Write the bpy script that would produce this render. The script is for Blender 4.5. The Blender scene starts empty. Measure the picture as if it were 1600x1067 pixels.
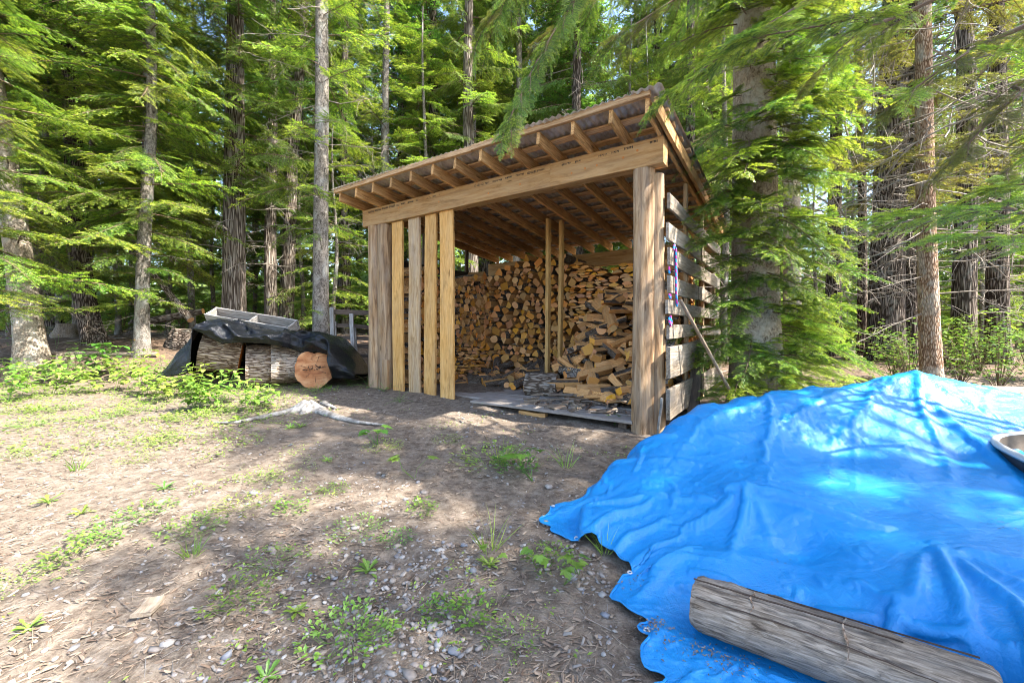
import bpy, math, random
import numpy as np
from mathutils import Vector, Matrix, Quaternion

random.seed(7)
rng = np.random.default_rng(7)
scene = bpy.context.scene
COL = scene.collection
PI = math.pi
R = math.radians

# ------------------------------------------------------------------ camera
F_PX, CX, HZ, CAMZ = 660.0, 800.0, 514.0, 1.10
cam_d = bpy.data.cameras.new('camera')
cam_d.sensor_width = 36.0
cam_d.lens = F_PX / 1600.0 * 36.0
cam_d.shift_y = (HZ - 533.5) / 1600.0
cam_d.clip_start = 0.02
cam_d.clip_end = 600.0
cam = bpy.data.objects.new('camera', cam_d)
cam.location = (0, 0, CAMZ)
cam.rotation_euler = (R(90), 0, 0)
COL.objects.link(cam)
scene.camera = cam

# ------------------------------------------------------------------ world, sun, exposure
SUN = Vector((0.80, -0.34, 0.0)).normalized() * math.cos(R(50))
SUN.z = math.sin(R(50))
world = bpy.data.worlds.new('World')
scene.world = world
world.use_nodes = True
wn = world.node_tree
bg = wn.nodes['Background']
sky = wn.nodes.new('ShaderNodeTexSky')
sky.sky_type = 'NISHITA'
sky.sun_disc = False
sky.sun_elevation = R(50)
sky.sun_rotation = math.atan2(SUN.x, SUN.y)
sky.air_density = 1.0
sky.dust_density = 1.5
sky.ozone_density = 1.0
wn.links.new(sky.outputs[0], bg.inputs[0])
bg.inputs[1].default_value = 0.15
sun_d = bpy.data.lights.new('sun', 'SUN')
sun_d.energy = 4.8
sun_d.angle = R(0.55)
sun_d.color = (1.0, 0.95, 0.86)
sun = bpy.data.objects.new('sun', sun_d)
sun.rotation_euler = SUN.to_track_quat('Z', 'Y').to_euler()
sun.location = (8, -4, 12)
COL.objects.link(sun)
vs = scene.view_settings
vs.view_transform = 'Standard'
vs.look = 'None'
vs.exposure = 2.33
vs.gamma = 1.0
vs.use_curve_mapping = False
scene.render.engine = 'CYCLES'
cy = scene.cycles
cy.use_denoising = True
cy.max_bounces = 6
cy.diffuse_bounces = 3
cy.use_adaptive_sampling = True
cy.adaptive_threshold = 0.025
cy.use_light_tree = False
cy.filter_width = 0.95
cy.glossy_bounces = 2
cy.transmission_bounces = 3
cy.transparent_max_bounces = 4
cy.sample_clamp_indirect = 4.0
cy.caustics_reflective = False
cy.caustics_refractive = False
scene.render.use_persistent_data = False

# ------------------------------------------------------------------ helpers
PM = {}


def PX(px, py, Y):
    """a point of the place from where it shows in the photo and how deep it stands"""
    return Vector(((px - CX) / F_PX * Y, Y, CAMZ - (py - HZ) / F_PX * Y))


def smooth(a, b, x):
    t = np.clip((x - a) / (b - a), 0, 1)
    return t * t * (3 - 2 * t)


def gz(x, y):
    """height of the ground"""
    x = np.asarray(x, float)
    y = np.asarray(y, float)
    z = -0.19 + 0.045 * np.clip(y, -3, 9)
    left = smooth(1.2, -1.5, x)
    right = 1 - left
    z = z + left * (0.62 * smooth(6.7, 9.8, y - 3.2 * smooth(-3.3, -1.9, x)) + 0.05 * smooth(2, 6, y))
    z = z + right * 0.16 * smooth(5, 9, y)
    z = z + 0.012 * np.clip(y - 10, 0, 60)
    z = z + 0.02 * np.sin(1.7 * x + 0.6 * y) * np.sin(1.1 * y - 0.7 * x + 1.0) + 0.012 * np.sin(3.9 * x + 1.3) * np.sin(3.1 * y + 2)
    return z


def gzf(x, y):
    return float(gz(x, y))


def ground_hit(px, py):
    """where a line of sight meets the ground"""
    y = 0.8
    for i in range(4000):
        x = (px - CX) / F_PX * y
        z = CAMZ - (py - HZ) / F_PX * y
        if z <= gzf(x, y):
            return Vector((x, y, gzf(x, y)))
        y += 0.01
    return Vector((x, y, gzf(x, y)))


def mesh_np(name, V, F, mats=(), mi=None, smooth_shade=False, tone=None):
    """F: array (m,3) or (m,4), or a list of polygons"""
    me = bpy.data.meshes.new(name)
    V = np.asarray(V, dtype=np.float32)
    me.vertices.add(len(V))
    me.vertices.foreach_set('co', V.ravel())
    if isinstance(F, np.ndarray):
        m, k = F.shape
        me.loops.add(m * k)
        me.loops.foreach_set('vertex_index', F.astype(np.int32).ravel())
        me.polygons.add(m)
        me.polygons.foreach_set('loop_start', np.arange(0, m * k, k, dtype=np.int32))
    else:
        m = len(F)
        ln = np.array([len(f) for f in F], dtype=np.int32)
        me.loops.add(int(ln.sum()))
        me.loops.foreach_set('vertex_index', np.array([i for f in F for i in f], dtype=np.int32))
        me.polygons.add(m)
        me.polygons.foreach_set('loop_start', np.concatenate(([0], np.cumsum(ln)[:-1])).astype(np.int32))
    for mt in mats:
        me.materials.append(mt)
    if mi is not None:
        me.polygons.foreach_set('material_index', np.asarray(mi, dtype=np.int32))
    me.polygons.foreach_set('use_smooth', np.full(m, bool(smooth_shade)))
    if tone is not None:
        at = me.attributes.new('tone', 'FLOAT', 'POINT')
        at.data.foreach_set('value', np.asarray(tone, dtype=np.float32))
    me.update(calc_edges=True)
    me.validate()
    return me


class MB:
    """collects polygons"""

    def __init__(s):
        s.v, s.f, s.m = [], [], []

    def add(s, V, F, mi=0):
        o = len(s.v)
        s.v.extend([tuple(p) for p in V])
        for k, f in enumerate(F):
            s.f.append([i + o for i in f])
            s.m.append(mi if isinstance(mi, int) else mi[k])
        return s

    def mesh(s, name, mats, smooth_shade=False):
        return mesh_np(name, np.array(s.v), s.f, mats, s.m, smooth_shade)


def tag(o, label=None, cat=None, group=None, kind=None):
    if label:
        o['label'] = label
    if cat:
        o['category'] = cat
    if group:
        o['group'] = group
    if kind:
        o['kind'] = kind
    return o


def empty(name, loc=(0, 0, 0), rz=0.0):
    o = bpy.data.objects.new(name, None)
    o.empty_display_size = 0.1
    COL.objects.link(o)
    o.location = loc
    o.rotation_euler = (0, 0, rz)
    PM[o.name] = Matrix.Translation(loc) @ Matrix.Rotation(rz, 4, 'Z')
    return o


def obj(name, me, parent=None, M=None):
    o = bpy.data.objects.new(name, me)
    COL.objects.link(o)
    M = M if M is not None else Matrix.Identity(4)
    PM[o.name] = M.copy()
    if parent is not None:
        o.parent = parent
        o.matrix_parent_inverse = Matrix.Identity(4)
        o.matrix_local = PM[parent.name].inverted() @ M
    else:
        o.matrix_local = M
    return o


def frame(p0, x, up=(0, 0, 1)):
    """matrix: origin p0, local X along x, local Z towards up"""
    x = Vector(x).normalized()
    z = Vector(up)
    z = z - x * z.dot(x)
    if z.length < 1e-5:
        z = Vector((1, 0, 0)) - x * x.x
    z.normalize()
    y = z.cross(x)
    M = Matrix((x, y, z)).transposed().to_4x4()
    M.translation = Vector(p0)
    return M


# ------------------------------------------------------------------ materials
class NT:
    def __init__(s, name):
        s.m = bpy.data.materials.new(name)
        s.m.use_nodes = True
        s.t = s.m.node_tree
        s.b = s.t.nodes['Principled BSDF']
        s.out = s.t.nodes['Material Output']

    def n(s, typ, at=None, **inp):
        nd = s.t.nodes.new('ShaderNode' + typ)
        for k, v in (at or {}).items():
            setattr(nd, k, v)
        for k, v in inp.items():
            key = int(k[1:]) if k[0] == 'i' and k[1:].isdigit() else k.replace('_', ' ')
            s.set(nd.inputs[key], v)
        return nd

    def set(s, sock, v):
        if isinstance(v, bpy.types.NodeSocket):
            s.t.links.new(v, sock)
        elif isinstance(v, bpy.types.Node):
            s.t.links.new(v.outputs[0], sock)
        else:
            if hasattr(sock.default_value, '__len__') and not hasattr(v, '__len__'):
                v = (v,) * len(sock.default_value)
            if hasattr(sock.default_value, '__len__') and len(sock.default_value) == 4 and len(v) == 3:
                v = (*v, 1.0)
            sock.default_value = v

    def ramp(s, fac, *stops, interp='LINEAR'):
        nd = s.n('ValToRGB', Fac=fac)
        cr = nd.color_ramp
        cr.interpolation = interp
        while len(cr.elements) < len(stops):
            cr.elements.new(0.5)
        for e, (p, c) in zip(cr.elements, stops):
            e.position = p
            if not hasattr(c, '__len__'):
                c = (c, c, c)
            e.color = (*c, 1.0)
        return nd.outputs[0]

    def mix(s, fac, a, b, mode='MIX'):
        nd = s.n('Mix', {'data_type': 'RGBA', 'blend_type': mode})
        s.set(nd.inputs[0], fac)
        s.set(nd.inputs[6], a)
        s.set(nd.inputs[7], b)
        return nd.outputs[2]

    def math(s, op, a, b=0.0):
        nd = s.n('Math', {'operation': op})
        s.set(nd.inputs[0], a)
        s.set(nd.inputs[1], b)
        return nd.outputs[0]

    def coords(s, scale=(1, 1, 1), jitter=True, kind='Object'):
        tc = s.n('TexCoord').outputs[kind]
        if jitter:
            rnd = s.n('ObjectInfo').outputs['Random']
            add = s.n('Vector' + 'Math', {'operation': 'ADD'})
            s.set(add.inputs[0], tc)
            cmb = s.n('CombineXYZ', X=s.math('MULTIPLY', rnd, 37.0), Y=s.math('MULTIPLY', rnd, 91.0), Z=s.math('MULTIPLY', rnd, 53.0))
            s.set(add.inputs[1], cmb)
            tc = add.outputs[0]
        mp = s.n('Mapping', Vector=tc)
        mp.inputs['Scale'].default_value = scale
        return mp.outputs[0]

    def noise(s, vec, scale, detail=4.0, rough=0.55, dist=0.0):
        nd = s.n('TexNoise', Vector=vec, Scale=scale, Detail=detail, Roughness=rough, Distortion=dist)
        return nd.outputs[0]

    def bump(s, h, strength, dist=0.01, prev=None):
        nd = s.n('Bump', Height=h, Strength=strength, Distance=dist)
        if prev is not None:
            s.set(nd.inputs['Normal'], prev)
        return nd.outputs[0]

    def done(s, color=None, rough=None, normal=None, spec=None):
        if color is not None:
            s.set(s.b.inputs['Base Color'], color)
        if rough is not None:
            s.set(s.b.inputs['Roughness'], rough)
        if normal is not None:
            s.set(s.b.inputs['Normal'], normal)
        if spec is not None:
            s.set(s.b.inputs['Specular IOR Level'], spec)
        return s.m


def wood(name, dark, mid, light, grey=None, grey_amt=0.0, grain=(2.2, 24, 24), rough=0.75, knots=True, vary=0.35):
    t = NT(name)
    c = t.coords(grain)
    c1 = t.coords((1.0, 5.0, 5.0))
    n1 = t.noise(c, 2.2, 7, 0.62, 0.6)
    col = t.ramp(n1, (0.36, dark), (0.5, mid), (0.64, light))
    big = t.noise(c1, 0.9, 4, 0.6)
    col = t.mix(t.ramp(big, (0.35, 0.0), (0.7, 0.45)), col, dark)
    if grey is not None:
        g = t.noise(t.coords((1.4, 7, 7)), 1.3, 5, 0.65)
        col = t.mix(t.ramp(g, (0.5 - grey_amt * 0.5, 0.0), (0.5 + (1 - grey_amt) * 0.4, min(1.0, 0.4 + grey_amt))), col, grey)
    if knots:
        vo = t.n('TexVoronoi', Vector=t.coords((1.1, 5.5, 5.5)), Scale=1.5)
        k = t.ramp(vo.outputs['Distance'], (0.05, 1.0), (0.1, 0.0))
        col = t.mix(t.math('MULTIPLY', k, 0.75), col, tuple(x * 0.3 for x in dark))
    stn = t.noise(t.coords((0.8, 3.5, 3.5)), 2.4, 6, 0.7, 1.0)
    col = t.mix(t.ramp(stn, (0.54, 0.0), (0.68, 0.55)), col, tuple(x * 0.55 for x in dark))
    rnd = t.n('ObjectInfo').outputs['Random']
    if vary > 0.55:
        rnd = t.math('FRACT', t.math('ADD', rnd, t.n('NewGeometry').outputs['Random Per Island']))
    hsv = t.n('HueSaturation', Color=col, Value=t.math('ADD', t.math('MULTIPLY', rnd, vary), 1 - vary * 0.5), Saturation=1.0)
    b = t.bump(n1, 0.6, 0.006)
    return t.done(hsv.outputs[0], rough, b, 0.25)


MAT = {}
MAT['beam'] = wood('beam_timber', (0.27, 0.135, 0.045), (0.42, 0.24, 0.095), (0.52, 0.33, 0.155), (0.42, 0.30, 0.17), 0.22, grain=(1.0, 10, 10))
MAT['rafter'] = wood('rafter_timber', (0.26, 0.13, 0.048), (0.45, 0.25, 0.095), (0.58, 0.35, 0.15), vary=0.45)
MAT['purlin'] = wood('purlin_board', (0.28, 0.155, 0.07), (0.46, 0.285, 0.145), (0.56, 0.38, 0.22), vary=0.5)
MAT['slat_new'] = wood('orange_plank', (0.38, 0.19, 0.05), (0.55, 0.30, 0.095), (0.64, 0.38, 0.14), (0.42, 0.31, 0.18), 0.12, vary=0.3)
MAT['stud'] = wood('stud_timber', (0.42, 0.245, 0.085), (0.55, 0.34, 0.125), (0.62, 0.41, 0.17), vary=0.15)
MAT['slat_grey'] = wood('weathered_plank', (0.12, 0.085, 0.055), (0.27, 0.21, 0.15), (0.40, 0.335, 0.26), (0.27, 0.26, 0.245), 0.3, vary=0.3)
MAT['slat_mid'] = wood('half_weathered_plank', (0.25, 0.145, 0.06), (0.39, 0.25, 0.125), (0.49, 0.345, 0.195), (0.34, 0.29, 0.23), 0.3, vary=0.25)
MAT['deck'] = wood('deck_plank', (0.15, 0.11, 0.085), (0.29, 0.235, 0.19), (0.40, 0.34, 0.29), (0.31, 0.30, 0.295), 0.4, vary=0.3)
MAT['dark_rail'] = wood('dark_rail', (0.02, 0.017, 0.014), (0.035, 0.028, 0.024), (0.06, 0.05, 0.04), vary=0.3)
MAT['grey_board'] = wood('grey_board', (0.17, 0.15, 0.13), (0.30, 0.275, 0.25), (0.42, 0.395, 0.37), vary=0.2)
MAT['brown_board'] = wood('dark_brown_board', (0.055, 0.038, 0.028), (0.10, 0.073, 0.054), (0.16, 0.12, 0.09), vary=0.3)
MAT['log_grey'] = wood('weathered_log', (0.065, 0.043, 0.027), (0.22, 0.163, 0.115), (0.38, 0.30, 0.225), (0.26, 0.25, 0.235), 0.22, grain=(4, 42, 42), vary=0.1)
MAT['post'] = wood('peeled_post', (0.14, 0.075, 0.034), (0.32, 0.195, 0.10), (0.47, 0.325, 0.19), (0.30, 0.26, 0.21), 0.22, grain=(0.9, 11, 11), vary=0.2)
MAT['split'] = wood('split_wood', (0.32, 0.14, 0.045), (0.56, 0.285, 0.10), (0.68, 0.41, 0.175), (0.35, 0.29, 0.21), 0.1, grain=(3, 26, 26), vary=0.6, knots=False)
MAT['root'] = wood('silvered_root', (0.10, 0.088, 0.076), (0.24, 0.222, 0.20), (0.40, 0.38, 0.355), vary=0.1, grain=(6, 6, 6), knots=False)


def mat_end():
    t = NT('end_grain')
    tc = t.coords((1, 1, 1))
    raw = t.coords((0.01, 1, 1), jitter=False)
    w = t.n('TexWave', {'wave_type': 'RINGS', 'rings_direction': 'X'}, Vector=raw, Scale=22.0, Distortion=2.5, Detail=2.0)
    n = t.noise(tc, 30, 4)
    col = t.mix(t.ramp(w.outputs[0], (0.2, 0.0), (0.9, 0.5)), (0.66, 0.335, 0.10), (0.42, 0.175, 0.048))
    col = t.mix(t.ramp(n, (0.4, 0.0), (0.75, 0.6)), col, (0.68, 0.43, 0.20))
    rnd = t.math('FRACT', t.math('ADD', t.n('ObjectInfo').outputs['Random'], t.n('NewGeometry').outputs['Random Per Island']))
    hsv = t.n('HueSaturation', Color=col, Hue=t.math('ADD', 0.482, t.math('MULTIPLY', rnd, 0.028)), Value=t.math('ADD', 0.62, t.math('MULTIPLY', t.math('FRACT', t.math('MULTIPLY', rnd, 7.3)), 0.62)), Saturation=t.math('ADD', 0.85, t.math('MULTIPLY', t.math('FRACT', t.math('MULTIPLY', rnd, 13.7)), 0.3)))
    return t.done(hsv.outputs[0], 0.8, t.bump(n, 0.15, 0.002), 0.2)


MAT['end'] = mat_end()


def bark(name, dark, mid, light, lichen=None, lichen_amt=0.0, stretch=(7, 7, 1.1), scale=3.0, depth=0.03, plates=0.6):
    t = NT(name)
    c = t.coords(stretch)
    c2 = t.coords((1, 1, 0.6))
    n = t.noise(c, scale, 7, 0.62, 0.8)
    vo = t.n('TexVoronoi', {'feature': 'DISTANCE_TO_EDGE'}, Vector=c, Scale=scale * 1.2)
    h = t.mix(plates, n, t.ramp(vo.outputs['Distance'], (0.0, 0.0), (0.3, 1.0)))
    col = t.ramp(h, (0.34, dark), (0.5, mid), (0.68, light))
    if lichen is not None:
        l = t.noise(c2, 3.2, 6, 0.7, 0.5)
        col = t.mix(t.ramp(l, (0.62 - lichen_amt * 0.4, 0.0), (0.75 - lichen_amt * 0.35, 0.85)), col, t.mix(t.noise(c2, 30, 3), tuple(x * 0.7 for x in lichen), lichen))
    return t.done(col, 0.9, t.bump(h, 0.9, depth), 0.15)


MAT['bark_fir'] = bark('grey_fir_bark', (0.05, 0.042, 0.034), (0.15, 0.13, 0.11), (0.25, 0.225, 0.20), (0.34, 0.34, 0.31), 0.27, stretch=(5, 5, 3), scale=5, depth=0.012, plates=0.12)
MAT['bark_pale'] = bark('pale_mottled_bark', (0.12, 0.085, 0.06), (0.31, 0.255, 0.195), (0.48, 0.41, 0.33), (0.52, 0.49, 0.42), 0.34, stretch=(5, 5, 4), scale=6, depth=0.014, plates=0.08)
MAT['bark_cedar'] = bark('stringy_cedar_bark', (0.05, 0.037, 0.028), (0.16, 0.128, 0.10), (0.29, 0.245, 0.205), (0.3, 0.29, 0.26), 0.12, stretch=(10, 10, 0.55), scale=3.0, depth=0.03, plates=0.5)
MAT['bark_brown'] = bark('scaly_brown_bark', (0.11, 0.06, 0.035), (0.27, 0.175, 0.115), (0.42, 0.32, 0.24), (0.44, 0.42, 0.36), 0.28, stretch=(9, 9, 2.6), scale=4, depth=0.02, plates=0.3)
MAT['bark_dark'] = bark('dark_bark', (0.03, 0.021, 0.015), (0.10, 0.077, 0.06), (0.20, 0.16, 0.13), (0.24, 0.24, 0.2), 0.15, stretch=(7, 7, 0.9), scale=3, depth=0.025, plates=0.5)
MAT['bark_log'] = bark('firewood_bark', (0.06, 0.043, 0.031), (0.17, 0.128, 0.097), (0.30, 0.25, 0.205), (0.33, 0.32, 0.30), 0.2, stretch=(1.2, 8, 8), scale=4, depth=0.012)
MAT['bark_round'] = bark('round_bark', (0.11, 0.075, 0.052), (0.31, 0.23, 0.17), (0.46, 0.365, 0.285), (0.44, 0.39, 0.34), 0.22, stretch=(0.9, 8, 8), scale=3.2, depth=0.03, plates=0.5)


def simple(name, col, rough=0.6, metal=0.0, nscale=0, namt=0.3, bump=0.0, spec=0.4):
    t = NT(name)
    c = col
    nrm = None
    if nscale:
        n = t.noise(t.coords(), nscale, 5, 0.6)
        c = t.mix(n, tuple(x * (1 - namt) for x in col), tuple(min(1, x * (1 + namt)) for x in col))
        if bump:
            nrm = t.bump(n, bump, 0.005)
    t.b.inputs['Metallic'].default_value = metal
    return t.done(c, rough, nrm, spec)


MAT['twig'] = simple('grey_twig', (0.20, 0.17, 0.14), 0.9, nscale=6, namt=0.4)
MAT['twig_brown'] = simple('brown_twig', (0.13, 0.085, 0.055), 0.9, nscale=6, namt=0.4)


def mat_roof():
    t = NT('corrugated_metal')
    c = t.coords((1, 1, 1))
    n = t.noise(t.coords((5, 1, 1)), 2.5, 6, 0.65)
    n2 = t.noise(c, 12, 4, 0.6)
    col = t.ramp(n, (0.3, (0.30, 0.23, 0.17)), (0.55, (0.43, 0.38, 0.33)), (0.75, (0.52, 0.49, 0.46)))
    col = t.mix(t.ramp(n2, (0.5, 0.0), (0.75, 0.6)), col, (0.17, 0.12, 0.08))
    t.b.inputs['Metallic'].default_value = 0.1
    return t.done(col, 0.5, t.bump(n2, 0.15, 0.003), 0.4)


MAT['roof'] = mat_roof()


def foliage(name, dark, mid, light, transl=0.45, rough=0.38, hue_var=0.02):
    t = NT(name)
    a = t.n('Attribute', {'attribute_name': 'tone'}).outputs['Fac']
    rnd = t.n('ObjectInfo').outputs['Random']
    col = t.ramp(a, (0.0, dark), (0.5, mid), (1.0, light))
    hsv = t.n('HueSaturation', Color=col, Hue=t.math('ADD', 0.5 - hue_var, t.math('MULTIPLY', rnd, 2 * hue_var)), Value=t.math('ADD', 0.8, t.math('MULTIPLY', t.math('FRACT', t.math('MULTIPLY', rnd, 5.7)), 0.4)))
    t.done(hsv.outputs[0], rough, None, 0.5)
    tr = t.n('BsdfTranslucent', Color=t.mix(0.5, hsv.outputs[0], (0.20, 0.28, 0.03), 'ADD') if False else t.mix(1.0, hsv.outputs[0], (1.25, 1.2, 0.7), 'MULTIPLY'))
    mx = t.n('MixShader', Fac=transl)
    t.t.links.new(t.b.outputs[0], mx.inputs[1])
    t.t.links.new(tr.outputs[0], mx.inputs[2])
    t.t.links.new(mx.outputs[0], t.out.inputs['Surface'])
    return t.m


MAT['fir'] = foliage('fir_needles', (0.046, 0.10, 0.017), (0.12, 0.225, 0.032), (0.40, 0.49, 0.065))
MAT['fir_fresh_sun_tint'] = foliage('fresh_fir_needles_sun_tint', (0.10, 0.18, 0.02), (0.24, 0.36, 0.04), (0.46, 0.56, 0.08))  # fresh-growth needles, lightened further so shaded boughs look sunlit
MAT['fir_far'] = foliage('conifer_foliage', (0.055, 0.12, 0.025), (0.13, 0.24, 0.045), (0.30, 0.42, 0.09))
MAT['cedar'] = foliage('cedar_foliage', (0.055, 0.11, 0.022), (0.125, 0.215, 0.038), (0.27, 0.36, 0.065))
MAT['olive'] = foliage('olive_needles', (0.07, 0.085, 0.022), (0.14, 0.155, 0.035), (0.25, 0.25, 0.055))
MAT['leaf'] = foliage('green_leaf', (0.06, 0.14, 0.025), (0.115, 0.235, 0.035), (0.22, 0.36, 0.055), 0.4)
MAT['leaf_lime'] = foliage('lime_leaf', (0.11, 0.20, 0.03), (0.19, 0.31, 0.05), (0.31, 0.43, 0.09), 0.4)
MAT['under'] = foliage('undergrowth_leaf', (0.10, 0.16, 0.03), (0.18, 0.26, 0.05), (0.30, 0.38, 0.09), 0.5)
MAT['petal'] = simple('yellow_petal', (0.75, 0.48, 0.02), 0.6)


def mat_ground():
    t = NT('forest_soil')
    c = t.coords(jitter=False)
    n1 = t.noise(c, 0.8, 5, 0.6)
    n2 = t.noise(c, 14, 6, 0.7)
    n3 = t.noise(c, 75, 4, 0.7)
    col = t.ramp(n2, (0.36, (0.068, 0.051, 0.039)), (0.5, (0.16, 0.128, 0.10)), (0.64, (0.25, 0.208, 0.168)))
    col = t.mix(t.ramp(n1, (0.35, 0.0), (0.7, 0.5)), col, (0.195, 0.15, 0.113))
    fl = t.n('TexVoronoi', Vector=t.coords((1, 2.2, 1), jitter=False), Scale=38.0, Randomness=1.0)
    ch = t.ramp(fl.outputs['Distance'], (0.12, 0.75), (0.24, 0.0))
    chcol = t.mix(fl.outputs['Color'], (0.10, 0.072, 0.052), (0.31, 0.255, 0.205))
    col = t.mix(ch, col, chcol)
    col = t.mix(t.ramp(n3, (0.5, 0.0), (0.72, 0.6)), col, (0.09, 0.06, 0.042))
    # deeper in the wood the floor is dark needle litter
    geo = t.n('NewGeometry').outputs['Position']
    sep = t.n('SeparateXYZ', Vector=geo)
    w = t.n('MapRange', Value=t.math('ADD', sep.outputs['Y'], t.math('MULTIPLY', n1, 2.0)))
    w.inputs[1].default_value = 7.0
    w.inputs[2].default_value = 10.0
    lit = t.ramp(n2, (0.3, (0.065, 0.043, 0.03)), (0.55, (0.15, 0.10, 0.068)), (0.75, (0.27, 0.205, 0.15)))
    col = t.mix(w.outputs[0], col, lit)
    h = t.mix(0.5, n2, n3)
    b = t.bump(ch, 0.5, 0.01, t.bump(h, 0.9, 0.03))
    return t.done(col, 0.95, b, 0.1)


MAT['ground'] = mat_ground()


def island(name, cols, rough=0.8, spec=0.2):
    """one colour for each loose piece"""
    t = NT(name)
    rnd = t.n('NewGeometry').outputs['Random Per Island']
    st = [(i / max(1, len(cols) - 1), c) for i, c in enumerate(cols)]
    col = t.ramp(rnd, *st)
    n = t.noise(t.coords(), 60, 3)
    col = t.mix(t.ramp(n, (0.35, 0.0), (0.8, 0.35)), col, (0.10, 0.075, 0.06))
    return t.done(col, rough, None, spec)


MAT['pebble'] = island('pebble_stone', [(0.15, 0.14, 0.135), (0.25, 0.20, 0.165), (0.27, 0.26, 0.25), (0.20, 0.165, 0.14), (0.155, 0.165, 0.19), (0.30, 0.245, 0.195), (0.36, 0.345, 0.33), (0.21, 0.165, 0.13)], 0.65, 0.4)
MAT['chip'] = island('bark_chip', [(0.085, 0.055, 0.038), (0.17, 0.12, 0.085), (0.25, 0.19, 0.14), (0.12, 0.08, 0.056), (0.32, 0.255, 0.19), (0.15, 0.105, 0.075), (0.23, 0.21, 0.19), (0.10, 0.068, 0.048)], 0.9)


def tarp(name, base, lightc, rough, weave, crease, spec=0.5):
    t = NT(name)
    c = t.coords(jitter=False)
    n1 = t.noise(c, 1.6, 5, 0.6)
    col = t.mix(n1, base, lightc)
    wx = t.n('TexWave', {'bands_direction': 'X'}, Vector=c, Scale=weave, Distortion=1.0, Detail=1.0)
    wy = t.n('TexWave', {'bands_direction': 'Y'}, Vector=c, Scale=weave, Distortion=1.0, Detail=1.0)
    wv = t.math('ADD', wx.outputs[0], wy.outputs[0])
    cr1 = t.noise(t.coords((1, 2.6, 1.6), jitter=False), 5, 7, 0.65, 1.2)
    cr2 = t.noise(t.coords((3.0, 1, 1.5), jitter=False), 9, 6, 0.6, 0.8)
    vo = t.n('TexVoronoi', {'feature': 'DISTANCE_TO_EDGE'}, Vector=t.mix(0.12, c, t.n('TexNoise', Vector=c, Scale=4.0).outputs[1]), Scale=6.0)
    ed = t.ramp(vo.outputs['Distance'], (0.0, 1.0), (0.09, 0.0))
    b = t.bump(wv, 0.12, 0.0012)
    b = t.bump(ed, 0.10 * crease, 0.008, b)
    b = t.bump(t.mix(0.5, cr1, cr2), 0.55 * crease, 0.03, b)
    fine = t.noise(t.coords((2.0, 5.0, 3.0), jitter=False), 22, 4, 0.6, 1.5)
    fine2 = t.noise(t.coords((6.0, 2.0, 3.0), jitter=False), 20, 4, 0.6, 1.5)
    b = t.bump(t.mix(0.5, fine, fine2), 0.5 * crease, 0.006, b)
    t.done(col, t.ramp(n1, (0.3, rough - 0.06), (0.7, rough + 0.1)), b, spec)
    return t


t_ = tarp('blue_tarp', (0.003, 0.165, 0.46), (0.008, 0.245, 0.58), 0.40, 36.0, 1.0)
MAT['blue_tarp'] = t_.m
t_ = tarp('black_tarp', (0.004, 0.0045, 0.006), (0.008, 0.009, 0.013), 0.17, 160.0, 1.8, 0.28)
MAT['black_tarp'] = t_.m
MAT['plastic'] = simple('grey_plastic', (0.05, 0.055, 0.065), 0.45, nscale=12, namt=0.2)
MAT['plastic_rim'] = simple('grey_plastic_rim', (0.42, 0.41, 0.40), 0.55, nscale=10, namt=0.25)
MAT['mud'] = simple('dried_mud', (0.14, 0.11, 0.085), 0.95, nscale=14, namt=0.6, bump=0.6)
MAT['black_metal'] = simple('black_bracket', (0.012, 0.014, 0.02), 0.5)
MAT['steel'] = simple('rusty_steel', (0.10, 0.07, 0.055), 0.6, 0.5, 20, 0.5)
MAT['ink'] = simple('stamp_ink', (0.03, 0.025, 0.02), 0.8)
MAT['red'] = simple('red_hose', (0.55, 0.02, 0.02), 0.4)
MAT['rot'] = simple('rotten_heartwood', (0.055, 0.035, 0.025), 0.95, nscale=25, namt=0.7, bump=0.8)
MAT['cut_red'] = wood('reddish_cut_face', (0.24, 0.085, 0.035), (0.42, 0.18, 0.075), (0.56, 0.31, 0.155), grain=(9, 1.5, 3.5), vary=0.05, knots=False)
MAT['nail'] = simple('resin_spot', (0.45, 0.16, 0.03), 0.5)

# ------------------------------------------------------------------ ground
def build_ground():
    def axis(lo, hi, fine_lo, fine_hi, step):
        a = list(np.arange(fine_lo, fine_hi, step))
        s, p = step, fine_hi
        while p < hi:
            a.append(p)
            s *= 1.12
            p += s
        a.append(hi)
        s, p = step, fine_lo
        while p > lo:
            s *= 1.12
            p -= s
            a.append(p)
        return np.array(sorted(set(np.round(a, 4))))
    xs = axis(-140, 140, -4.5, 3.0, 0.04)
    ys = axis(-30, 160, 0.9, 7.2, 0.04)
    X, Y = np.meshgrid(xs, ys)
    Z = gz(X, Y)
    near = np.exp(-np.maximum(0, Y - 6) / 4)
    q = rng.normal(0, 1, X.shape)
    q = (q + np.roll(q, 1, 0) + np.roll(q, 1, 1) + np.roll(np.roll(q, 1, 0), 1, 1)) / 4
    Z = Z + near * q * 0.006
    V = np.stack([X, Y, Z], -1).reshape(-1, 3)
    n, m = len(ys), len(xs)
    i = np.arange(n * m).reshape(n, m)
    F = np.stack([i[:-1, :-1], i[:-1, 1:], i[1:, 1:], i[1:, :-1]], -1).reshape(-1, 4)
    o = obj('ground', mesh_np('ground', V, F, [MAT['ground']], smooth_shade=True))
    tag(o, 'brown woodland clearing of soil, chips and gravel', kind='structure')


build_ground()

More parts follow.
